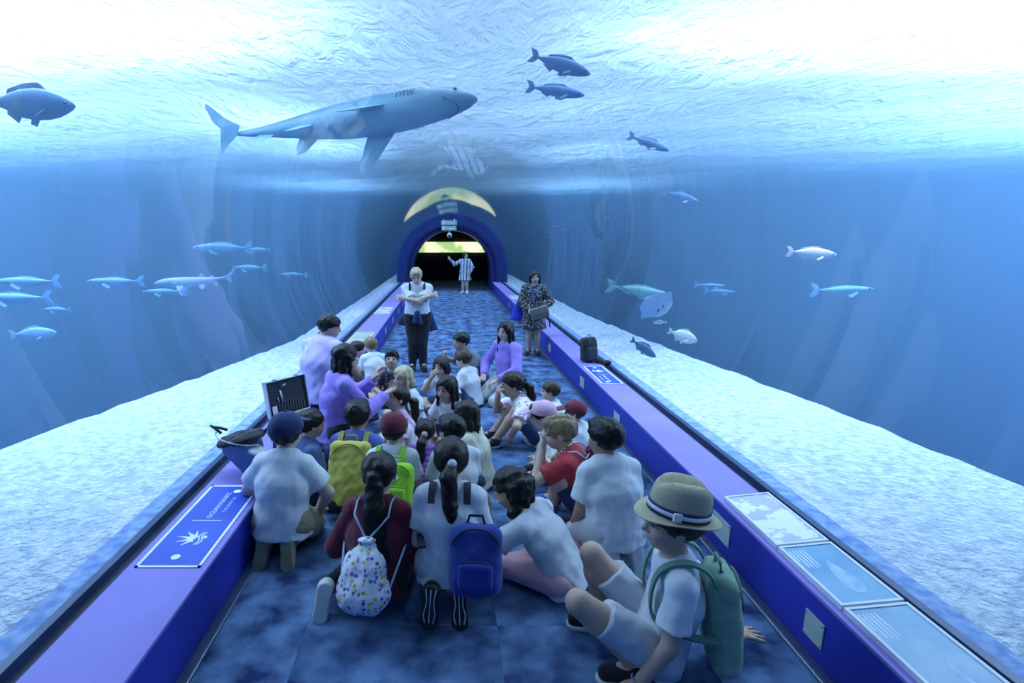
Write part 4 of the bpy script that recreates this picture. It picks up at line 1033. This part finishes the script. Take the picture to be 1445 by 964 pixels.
def panel(label, y0, y1, face, x0=1.79, x1=2.07, tilt=.03, art=None):
    e = empty('exhibit_panel', (x0, (y0+y1)/2, LH)); tag(e, label, 'panel'); L = (y1-y0)/2; W = x1-x0
    def slab(nm, xa, xb, ya, yb, z0, z1, mt):
        vs = [(x, y, z+tilt*x/W) for z in (z0, z1) for (x, y) in ((xa, ya), (xb, ya), (xb, yb), (xa, yb))]
        if nm == 'backing': vs = [(x, y, 0.0005) for (x, y) in ((xa, ya), (xb, ya), (xb, yb), (xa, yb))]+vs[4:]
        return mk(nm, vs, [(3, 2, 1, 0), (4, 5, 6, 7), (0, 1, 5, 4), (1, 2, 6, 5), (2, 3, 7, 6), (3, 0, 4, 7)], mt, e)
    slab('backing', 0, W, -L, L, 0, .018, M_frame); f = .014
    slab('frame_bar', 0, f, -L, L, .018, .026, M_frame); slab('frame_bar', W-f, W, -L, L, .018, .026, M_frame)
    slab('frame_bar', f, W-f, -L, -L+f, .018, .026, M_frame); slab('frame_bar', f, W-f, L-f, L, .018, .026, M_frame)
    slab('print_face', f, W-f, -L+f, L-f, .018, .021, face)
    if art:
        rg = random.Random(5)
        for k in range(5):      # lines of small print
            slab('text_line', f+.012+k*.018, f+.017+k*.018, L-f-.03-.10-.06*rg.random()*(k > 0), L-f-.03, .021, .0217, M_print_w)
        n = 20; pts = []
        for k in range(n):
            t = 2*PI*k/n; pts.append((W*.55+.038*math.sin(t)*(1-.55*math.cos(t)), -L*.15+L*.55*math.cos(t)))
        vs = [(x, y, .0212+tilt*x/W) for x, y in pts]+[(x, y, .0218+tilt*x/W) for x, y in pts]
        mk('fish_picture', vs, [tuple(range(n))[::-1], tuple(range(n, 2*n))]+[(k, (k+1) % n, n+(k+1) % n, n+k) for k in range(n)], pmat('fish_print', (.42, .58, .7), (.25, .4, .55), scale=20, rough=.3), e)
    return e
panel('white framed exhibit panel with a pale world map', 2.66, 3.22, M_map)
panel('framed blue exhibit panel with a fish picture next to the map', 2.17, 2.645, M_seab, art=True)
panel('long framed blue exhibit panel past the fish picture panel', 1.1, 2.155, M_seal, art=True)
for (x0, x1, y0, lab) in ((1.80, 2.05, 11.6, 'pale exhibit panel on the ledge beyond the woman in dotted dress'), (1.80, 2.05, 14.6, 'pale exhibit panel on the far ledge close to the portal'), ):
    panel(lab, y0, y0+.9, M_map, x0, x1, .02)
for (y0, fm, lab) in ((8.3, pmat('yellow_reflection', (.5, .5, .28), (.3, .34, .45), scale=3, rough=.3), 'exhibit panel coloured with a yellow reflection on the ledge behind the man'), (11.8, M_map, 'pale exhibit panel on the ledge behind the blonde woman')):  # yellow reflection on the nearer panel is put into its colour
    panel(lab, y0, y0+1.1, fm, -1.6, -1.27, .0)
# grille plates on the ledge faces
M_plate = pmat('plate_green', (.42, .52, .48), (.36, .46, .43), scale=20, rough=.4)
def plate(label, x, s, y, w_=.13, hgt=.13):
    e = empty('face_plate', (x, y, .10)); tag(e, label, 'plate', 'small pale plates on the ledge faces')
    box('plate', (min(0, -s*.006), -w_/2, 0), (max(0, -s*.006), w_/2, hgt), M_plate, e, .002)
    for a in (-1, 1):
        for z in (.012, hgt-.012):
            bm = bmesh.new(); bmesh.ops.create_icosphere(bm, subdivisions=1, radius=.005); bmesh.ops.translate(bm, verts=bm.verts, vec=(-s*.007, a*(w_/2-.012), z)); from_bm('screw', bm, M_metal, e)
plate('pale square plate on the blue face below the framed fish panel', FR-.001, 1, 2.27)
plate('wide pale plate on the blue face beside the straw hat', FR-.001, 1, 3.16, .22, .15)
for y in (5.3, 6.75, 9.0, 11.0, 13.0, 15.0): plate('small pale plate on the panel-side ledge face beyond the children', FR-.001, 1, y, .2)
for y in (9.2, 10.7, 12.2, 13.7, 15.2): plate('small pale plate on the sign-side ledge face behind the blonde woman', FL+.001, -1, y, .2)
# aluminium case, open
e = empty('open_case', (-1.43, 4.74, LH), math.atan2(.35, .26)); tag(e, 'open aluminium case with dark tool-filled lid on the ledge', 'case')
M_alu = pmat('aluminium', (.55, .6, .66), (.48, .53, .6), scale=10, rough=.35, metal=.6); M_foam = pmat('case_foam', (.02, .022, .03), (.03, .032, .04), scale=30, rough=.9)
W, D_, Hh = .22, .17, .07
for lo, hi in (((-W, -2*D_, 0), (W, -2*D_+.012, Hh)), ((-W, -.012, 0), (W, 0, Hh)), ((-W, -2*D_, 0), (-W+.012, 0, Hh)), ((W-.012, -2*D_, 0), (W, 0, Hh)), ((-W, -2*D_, 0), (W, 0, .01))): box('tray_wall', lo, hi, M_alu, e, .003)
box('tray_foam', (-W+.013, -2*D_+.013, .011), (W-.013, -.013, .05), M_foam, e)
lid = empty('lid', (0, 0, Hh)); lid.parent = e; lid.rotation_euler = (math.radians(-10), 0, 0)
Lh = .34
box('lid_shell', (-W, .03, 0), (W, .04, Lh), M_alu, lid, .002)
for lo, hi in (((-W, -.012, 0), (W, .03, .012)), ((-W, -.012, Lh-.012), (W, .03, Lh)), ((-W, -.012, 0), (-W+.012, .03, Lh)), ((W-.012, -.012, 0), (W, .03, Lh))): box('lid_rim', lo, hi, M_alu, lid, .003)
box('lid_lining', (-W+.013, .012, .013), (W-.013, .029, Lh-.013), M_foam, lid)
for x in (-.12, .12): box('latch', (x-.018, -.02, Lh), (x+.018, .012, Lh+.012), M_metal, lid, .003)
for k, x in enumerate(np.linspace(-.16, .17, 12)): box('tool_loop', (x-.009, .004, .03), (x+.009, .012, .13), pmat('loop', (.05, .055, .07)), lid, .003)
box('paper_card', (-.18, .002, .025), (-.13, .006, .11), M_print_w, lid)
tube('tool', [(-.06, .004, .13), (-.075, .004, .24)], .011, M_alu, lid, 8); tube('tool', [(-.10, .004, .13), (-.105, .004, .18)], .006, M_alu, lid, 6); tube('tool', [(-.05, .004, .27), (-.005, .004, .285)], .009, M_alu, lid, 8)
# crumpled pale cloth on the ledge next to the case
K = SDF(); K.ell((0, 0, .022), (.085, .06, .028)); K.ell((.09, .03, .02), (.05, .035, .022), k=.02); K.noise = (.009, 70, 8); K.keep((0, 0, 0), (0, 0, 1))
o = K.obj('crumpled_cloth', .007, pmat('cream_cloth', (.66, .62, .42), (.5, .48, .34), scale=14, rough=.9)); o.location = (-1.36, 4.22, LH); tag(o, 'crumpled cream cloth on the ledge next to the open case', 'cloth')
# slate tote-backpack slumped on the ledge
e = empty('shoulder_bag', (-1.43, 3.64, LH), math.radians(-12)); tag(e, 'slate backpack with black zipped top slumped on the ledge against the acrylic', 'backpack')
M_sl = cloth('slate_bag', (.13, .2, .42), (.1, .16, .36)); Rb = roty(-14)
K = SDF(); K.cone((.05, 0, .04), (-.02, 0, .20), .075, .13, side=(1, 0, 0), sx=1.15); K.keep((0, 0, .0), (0, 0, 1)); K.keep((-.03, 0, .25), (-.15, 0, -1)); K.noise = (.003, 40, 3); K.obj('bag_body', .007, M_sl, e)
K = SDF(); K.ell((-.04, 0, .255), (.185, .135, .045), Rb); K.noise = (.003, 50, 6); K.obj('zipped_top', .007, M_black, e)
K = SDF(); K.ell((.115, -.055, .20), (.06, .07, .022), roty(20)); K.obj('pale_fold', .006, M_lightgrey, e)
tube('zipper', [(-.04+.17*math.cos(t), .115*math.sin(t)-.02, .27-.03*math.cos(t)) for t in np.linspace(PI*1.05, PI*1.95, 12)], .006, M_metal, e, 6)
tube('handle', [(-.18, -.02, .29), (-.24, -.02, .33), (-.275, .0, .33), (-.275, .035, .31), (-.24, .05, .30), (-.18, .05, .29)], .010, M_strap_b, e, 6)
ribbon('shoulder_strap', [(.10, .05, .26), (.145, .06, .33), (.185, .06, .30), (.20, .04, .2), (.19, .02, .1), (.17, .0, .03)], .035, .010, (0, 1, 0), M_strap_b, e)
# black backpack on the other ledge
e = empty('black_backpack', (1.94, 7.2, LH), math.radians(20)); tag(e, 'black backpack propped on the ledge beyond the emblem sign', 'backpack')
K = SDF(); K.box((0, 0, .17), (.11, .085, .17), rotx(-8), rad=.06); K.noise = (.003, 40, 2); K.keep((0, 0, 0), (0, 0, 1)); K.obj('bag_body', .009, M_black, e)
K = SDF(); K.box((0, -.09, .12), (.08, .03, .09), rotx(-8), rad=.025); K.obj('front_pocket', .009, M_strap_b, e)
K = SDF(); K.cone((.06, -.12, .03), (.10, -.24, .03), .035, .028, k=.0); K.ell((.11, -.28, .035), (.05, .05, .035), k=.02); K.keep((0, 0, .0), (0, 0, 1)); K.obj('loose_strap', .008, M_black, e)
tube('handle', [(-.03, .02, .33), (-.025, .02, .365), (.025, .02, .365), (.03, .02, .33)], .007, M_strap_b, e, 6)
# oval sticker on the carpet
e = empty('floor_sticker', (1.19, 3.42, .001)); tag(e, 'oval white floor sticker with dark lettering', 'sticker')
def oval(nm, a, b, z, mat):
    seg = 28; vs = [(a*math.cos(2*PI*k/seg), b*math.sin(2*PI*k/seg), zz) for zz in (z, z+.0015) for k in range(seg)]
    mk(nm, vs, [tuple(range(seg, 2*seg))]+[(k, (k+1) % seg, seg+(k+1) % seg, seg+k) for k in range(seg)], mat, e)
oval('rim', .11, .085, 0, pmat('sticker_white', (.75, .76, .8), rough=.4)); oval('centre', .085, .062, .0016, pmat('sticker_blue', (.35, .5, .7), rough=.4))
text_mesh('lettering', 'WC', .055, (-.01, -.02, .004), 0, pmat('sticker_ink', (.02, .03, .12)), e)
# sign and camera under the crown of the portal
e = empty('portal_sign', (XC-.12, Y1-.32, 2.32)); tag(e, 'pale green two-panel emergency sign hanging on the portal crown', 'sign')
M_ex = pmat('exit_green', (.45, .58, .5), (.3, .44, .38), scale=12, rough=.4)
box('upper_panel', (-.3, -.03, .16), (.3, .0, .33), M_ex, e, .004); box('lower_panel', (-.28, -.03, -.04), (.28, .0, .13), M_ex, e, .004)
for k in range(2):
    z = .18+(-.2)*k
    box('pictogram', (-.25, -.036, z), (-.14, -.03, z+.12), M_print_w, e); box('arrow', (-.08, -.036, z+.04), (.2, -.03, z+.075), M_print_w, e)
tube('hanger', [(-.2, -.015, .13), (-.2, -.015, .38)], .012, M_metal, e, 6); tube('hanger', [(.2, -.015, .13), (.2, -.015, .38)], .012, M_metal, e, 6)
e = empty('dome_camera', (XC-.1, Y1-.42, 2.10)); tag(e, 'small round surveillance camera beneath the portal sign', 'camera')
bm = bmesh.new(); bmesh.ops.create_uvsphere(bm, u_segments=16, v_segments=10, radius=.1); from_bm('housing', bm, pmat('cam_grey', (.5, .54, .54)), e, True)
bm = bmesh.new(); bmesh.ops.create_uvsphere(bm, u_segments=12, v_segments=8, radius=.05); bmesh.ops.translate(bm, verts=bm.verts, vec=(0, -.07, -.02)); from_bm('lens', bm, pmat('cam_lens', (.01, .012, .016), rough=.1), e, True)
tube('bracket', [(0, 0, .08), (0, 0, .17)], .02, M_metal, e, 6)

# ---------------------------------------------------------------- fish
def fin(name, pts, th, mat, parent, M):
    # pts: outline in the (x, z) plane of the fin, M: 4x4 into the fish frame; a lens-thin solid
    n = len(pts); c = (sum(p[0] for p in pts)/n, sum(p[1] for p in pts)/n)
    vs = [M @ Vector((p[0], 0, p[1])) for p in pts]+[M @ Vector((c[0], th, c[1])), M @ Vector((c[0], -th, c[1]))]
    fs = [(k, (k+1) % n, n) for k in range(n)]+[((k+1) % n, k, n+1) for k in range(n)]
    return mk(name, vs, fs, mat, parent)
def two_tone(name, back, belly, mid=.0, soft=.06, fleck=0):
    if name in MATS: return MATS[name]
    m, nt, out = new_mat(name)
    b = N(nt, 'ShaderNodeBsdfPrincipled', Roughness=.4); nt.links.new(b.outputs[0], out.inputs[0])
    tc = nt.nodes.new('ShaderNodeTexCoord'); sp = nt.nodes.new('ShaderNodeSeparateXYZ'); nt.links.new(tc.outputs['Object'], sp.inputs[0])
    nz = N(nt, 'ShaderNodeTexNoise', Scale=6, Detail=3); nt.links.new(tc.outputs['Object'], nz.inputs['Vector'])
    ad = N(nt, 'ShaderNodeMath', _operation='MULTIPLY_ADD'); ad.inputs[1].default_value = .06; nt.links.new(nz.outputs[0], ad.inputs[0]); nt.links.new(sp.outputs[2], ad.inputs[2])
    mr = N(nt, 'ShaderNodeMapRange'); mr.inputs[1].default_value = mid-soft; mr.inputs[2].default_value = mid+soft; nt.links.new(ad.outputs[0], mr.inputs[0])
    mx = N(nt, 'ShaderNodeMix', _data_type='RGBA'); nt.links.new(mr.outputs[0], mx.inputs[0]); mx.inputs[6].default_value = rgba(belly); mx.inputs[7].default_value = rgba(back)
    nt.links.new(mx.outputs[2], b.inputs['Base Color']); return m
def loft(name, secs, mat, parent, seg=16):
    vs = []; fs = []
    for (x, zc, hz, wy) in secs:
        for k in range(seg):
            a = 2*PI*k/seg; vs.append((x, wy*math.cos(a), zc+hz*math.sin(a)))
    n = len(secs)
    for i in range(n-1):
        for k in range(seg): fs.append((i*seg+k, (i+1)*seg+k, (i+1)*seg+(k+1) % seg, i*seg+(k+1) % seg))
    fs.append(tuple(range(seg))); fs.append(tuple(range((n-1)*seg, n*seg))[::-1])
    return mk(name, vs, fs, mat, parent, True)
I4 = Matrix.Identity(4)
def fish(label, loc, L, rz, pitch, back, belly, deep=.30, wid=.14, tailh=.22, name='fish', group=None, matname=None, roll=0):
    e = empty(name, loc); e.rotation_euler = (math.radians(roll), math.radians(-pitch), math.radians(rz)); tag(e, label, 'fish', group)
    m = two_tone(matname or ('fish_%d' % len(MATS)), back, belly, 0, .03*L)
    # nose at +x
    prof = [(.50, .02), (.47, .24), (.42, .45), (.33, .72), (.20, .93), (.05, 1.0), (-.10, .88), (-.22, .62), (-.32, .34), (-.38, .20), (-.42, .17)]
    loft('body', [(x*L, .0, r*deep*L/2, r*wid*L/2 if x > -.3 else r*wid*L*.35) for x, r in prof], m, e)
    mf = m
    fin('tail_fin', [(-.40*L, .025*L), (-.46*L, .10*L), (-.56*L, tailh*L/2), (-.50*L, .0), (-.56*L, -tailh*L/2), (-.46*L, -.10*L), (-.40*L, -.025*L)], .012*L, mf, e, I4)
    fin('dorsal_fin', [(.20*L, deep*L*.43), (.10*L, deep*L*.66), (-.05*L, deep*L*.62), (-.24*L, deep*L*.42), (-.26*L, deep*L*.26), (.0, deep*L*.4)], .010*L, mf, e, I4)
    fin('anal_fin', [(-.10*L, -deep*L*.38), (-.15*L, -deep*L*.62), (-.27*L, -deep*L*.34), (-.26*L, -deep*L*.2)], .008*L, mf, e, I4)
    for sg in (-1, 1):
        Mx = Matrix.Translation((.20*L, sg*wid*L*.42, -deep*L*.1)) @ Matrix.Rotation(math.radians(sg*35), 4, 'X') @ Matrix.Rotation(math.radians(sg*25), 4, 'Z')
        fin('pectoral_fin', [(0, .015*L), (-.06*L, .02*L), (-.17*L, -.04*L), (-.13*L, -.10*L), (-.03*L, -.06*L)], .006*L, mf, e, Mx)
        bm = bmesh.new(); bmesh.ops.create_uvsphere(bm, u_segments=8, v_segments=6, radius=.018*L); bmesh.ops.translate(bm, verts=bm.verts, vec=(.40*L, sg*wid*L*.25, deep*L*.07)); from_bm('eye', bm, M_iris, e, True)
    fin('pelvic_fin', [(.10*L, -deep*L*.42), (.05*L, -deep*L*.70), (-.02*L, -deep*L*.62), (.0, -deep*L*.4)], .008*L, mf, e, I4)
    return e
BL, GY = (.12, .26, .45), (.30, .42, .55)
fish('stout blue sea bream with pale back edge', (-3.66, 5.05, 3.16), .76, 4, -2, (.05, .13, .27), (.07, .17, .31), deep=.36, matname='bream')
fish('slim dark fish with forked tail, higher of the pair under the surface', (1.05, 5.3, 3.55), .56, -12, -20, (.1, .2, .42), (.24, .36, .55), deep=.24, matname='slim_a')
fish('slim dark fish with forked tail, lower of the pair under the surface', (1.18, 6.15, 3.54), .60, -6, -10, (.1, .2, .42), (.22, .34, .52), deep=.2, matname='slim_b')
fish('silvery blue fish angling down outside the curved acrylic', (2.45, 6.83, 3.12), .50, -14, -22, (.1, .22, .42), (.34, .46, .62), deep=.2, matname='slim_c')
fish('small silvery fish heading down beneath the silvery blue one', (3.05, 7.2, 2.52), .44, -8, -18, (.12, .24, .42), (.4, .5, .65), deep=.26, matname='slim_d')
fish('pale pink fish in open water', (4.42, 6.58, 1.82), .60, 2, -4, (.85, .66, .78), (.9, .78, .86), deep=.22, matname='pink_fish')
fish('long pale green fish shape standing in for a reflection over the sand crest', (3.25, 9.0, 1.13), 1.05, -4, -9, (.25, .52, .5), (.32, .58, .55), deep=.16, matname='pale_green')  # fish shape made up where a pale elongated reflection lies
fish('round cream fish hovering above the sand', (2.95, 6.6, .80), .36, -8, -20, (.8, .85, .78), (.85, .88, .82), deep=.42, matname='cream_fish')
fish('small dark fish resting head down over the sand', (2.62, 7.0, .56), .38, -40, -30, (.05, .11, .2), (.07, .14, .24), deep=.34, matname='dark_fish')
fish('tiny pale fish beside the ray', (3.2, 8.0, .76), .20, 176, 0, (.6, .8, .76), (.65, .82, .78), deep=.3, matname='tiny_pale')
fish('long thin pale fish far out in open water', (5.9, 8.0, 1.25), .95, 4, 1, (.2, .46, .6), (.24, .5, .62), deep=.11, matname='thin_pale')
for k, (x, z) in enumerate(((5.0, 1.12), (5.35, .98))): fish('faint slender pale fish of a pair in the distance', (x, 10.2+.3*k, z), .62, 4, -3, (.14, .36, .55), (.18, .4, .58), deep=.12, matname='faint', group='faint pair of slender fish')  # water haze put into the colour, close to the water blue
fish('pale slender fish swimming above the small pale shark', (-3.75, 9.1, 1.84), .95, 182, 0, (.2, .42, .62), (.26, .48, .66), deep=.17, matname='pale_l')
fish('short pale fish behind the slender pale one', (-3.3, 9.6, 1.80), .36, 182, 0, (.2, .42, .62), (.26, .48, .66), deep=.2, matname='pale_l')
for k, (x, y, z, L) in enumerate(((-3.75, 10.3, 1.45, .7), (-3.0, 10.6, 1.3, .55))): fish('greenish slender fish swimming behind the small pale shark', (x, y, z), L, 170, 0, (.12, .38, .46), (.16, .42, .5), deep=.13, matname='greenish', group='greenish slender fish')
for k, (x, y, z, L) in enumerate(((-5.45, 7.0, 1.45, .85), (-5.4, 6.7, 1.27, .9), (-4.55, 7.4, 1.42, .75), (-4.1, 7.8, 1.24, .6))): fish('faint long pale fish of the shoal at mid depth', (x, y, z), L, 178+k*2, 0, (.16, .34, .60), (.2, .38, .62), deep=.13, matname='faint_l', group='faint pale shoal at mid depth')  # faintness from haze is painted in by water-like blues
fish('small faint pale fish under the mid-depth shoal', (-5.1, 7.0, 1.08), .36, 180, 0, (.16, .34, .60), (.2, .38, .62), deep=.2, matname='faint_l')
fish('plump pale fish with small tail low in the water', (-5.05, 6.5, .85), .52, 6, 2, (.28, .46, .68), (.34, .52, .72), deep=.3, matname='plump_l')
for k, (x, z) in enumerate(((1.72, 2.12), (1.95, 2.04), (1.7, 1.98), (1.45, 2.16))): fish('tiny dark fish of the distant school', (x+1.1, 14+.4*k, z+.15), .26, -8, -12, (.05, .12, .28), (.1, .18, .34), deep=.3, matname='school', group='distant school of tiny dark fish')
# sharks
def shark(label, loc, L, rz, pitch, roll, back, belly, matname):
    e = empty('shark', loc); e.rotation_euler = (math.radians(roll), math.radians(-pitch), math.radians(rz)); tag(e, label, 'shark')
    m = two_tone(matname, back, belly, -.015*L, .02*L)
    prof = [(.50, .0, .06, .10), (.475, .0, .28, .36), (.44, .003, .50, .56), (.38, .004, .72, .76), (.28, .0, .93, .95), (.16, -.004, 1.0, 1.0), (.04, -.004, .95, .92), (-.08, 0, .78, .72), (-.18, .006, .58, .52), (-.27, .012, .40, .34), (-.34, .018, .28, .22), (-.40, .026, .21, .13), (-.43, .034, .16, .08)]
    loft('body', [(x*L, zc*L, h_*.066*L, w_*.062*L) for x, zc, h_, w_ in prof], m, e, 24)
    def F(nm, pts, M=I4, th=.006): return fin(nm, [(x*L, z*L) for x, z in pts], th*L, m, e, M)
    F('tail_fin', [(-.40, .045), (-.46, .075), (-.535, .135), (-.56, .15), (-.555, .125), (-.52, .07), (-.475, .035), (-.47, .0), (-.485, -.055), (-.45, -.02), (-.41, .01)], Matrix.Rotation(math.radians(-roll*.8), 4, 'X'))
    F('dorsal_fin', [(-.06, .046), (-.105, .092), (-.13, .095), (-.135, .07), (-.14, .034), (-.10, .035)]); F('dorsal_fin', [(-.21, .034), (-.245, .07), (-.265, .072), (-.27, .045), (-.275, .025), (-.24, .026)])
    F('anal_fin', [(-.24, -.02), (-.28, -.08), (-.305, -.08), (-.31, -.04), (-.32, -.0), (-.27, -.0)])
    for sg in (-1, 1):
        Mx = Matrix.Translation((.19*L, sg*.045*L, -.03*L)) @ Matrix.Rotation(math.radians(sg*25), 4, 'X')
        F('pectoral_fin', [(.03, .0), (-.03, -.11), (-.075, -.15), (-.09, -.135), (-.085, -.07), (-.075, .0), (-.02, .01)], Mx)
        Mx = Matrix.Translation((-.08*L, sg*.02*L, -.035*L)) @ Matrix.Rotation(math.radians(sg*20), 4, 'X')
        F('pelvic_fin', [(.03, .0), (-.02, -.065), (-.055, -.075), (-.065, -.035), (-.06, .0), (-.01, .01)], Mx, .005)
        bm = bmesh.new(); bmesh.ops.create_uvsphere(bm, u_segments=8, v_segments=6, radius=.006*L); bmesh.ops.translate(bm, verts=bm.verts, vec=(.435*L, sg*.036*L, .012*L)); from_bm('eye', bm, M_iris, e, True)
        for k in range(5):
            tube('gill_slit', [((.255+.013*k)*L, sg*.0585*L, .016*L), ((.25+.013*k)*L, sg*.0605*L, -.004*L), ((.25+.013*k)*L, sg*.057*L, -.02*L)], .0016*L, M_iris, e, 5)
    tube('mouth', [(.40*L, -.036*L, -.026*L), (.435*L, -.02*L, -.033*L), (.447*L, 0, -.034*L), (.435*L, .02*L, -.033*L), (.40*L, .036*L, -.026*L)], .002*L, M_iris, e, 5)
    return e
shark('large grey-blue shark gliding over the tunnel crown', (-1.28, 6.6, 3.32), 3.4, -19, 4, -50, (.08, .22, .32), (.26, .48, .58), 'shark_big')
shark('small pale shark swimming low on the sign side', (-3.75, 8.0, 1.37), 1.15, 182, -3, 0, (.36, .46, .66), (.5, .58, .74), 'shark_pale')
# stingray shape, made up in place of a reflection's outline
e = empty('stingray', (3.15, 8.1, .98)); e.rotation_euler = (math.radians(35), math.radians(20), math.radians(-50)); tag(e, 'blue-grey stingray shape standing in for a reflection above the sand crest', 'ray')
m = two_tone('ray_skin', (.03, .09, .2), (.04, .11, .22), 0, .02)
vs = []; fs = []; nu = 32
for ring, (f_, zt) in enumerate(((1.0, 0.0), (.8, .012), (.5, .022), (.25, .035))):
    for sgz in (1, -1):
        for k in range(nu):
            a = 2*PI*k/nu; ca, sa = math.cos(a), math.sin(a)
            r = 1/(abs(ca)/.24+abs(sa)/.40)*(1+.10*math.cos(4*a+PI))
            vs.append((r*f_*ca+.03*f_*abs(sa), r*f_*sa, sgz*zt*(1 if sgz > 0 else .5)+.06*(abs(sa)*f_)**2))
def ix(r, s_, k): return (r*2+s_)*nu+k % nu
for r in range(3):
    for k in range(nu):
        fs.append((ix(r, 0, k), ix(r, 0, k+1), ix(r+1, 0, k+1), ix(r+1, 0, k))); fs.append((ix(r, 1, k+1), ix(r, 1, k), ix(r+1, 1, k), ix(r+1, 1, k+1)))
fs.append(tuple(ix(3, 0, k) for k in range(nu))); fs.append(tuple(ix(3, 1, k) for k in range(nu))[::-1])
mk('disc', vs, fs, m, e, True); tube('tail', [(-.17, 0, .0), (-.38, .01, .01), (-.62, .03, .03), (-.85, .02, .02)], .009, m, e, 6)
for sg in (-1, 1):
    bm = bmesh.new(); bmesh.ops.create_uvsphere(bm, u_segments=8, v_segments=6, radius=.02); bmesh.ops.translate(bm, verts=bm.verts, vec=(.11, sg*.05, .045)); from_bm('eye', bm, M_iris, e, True)
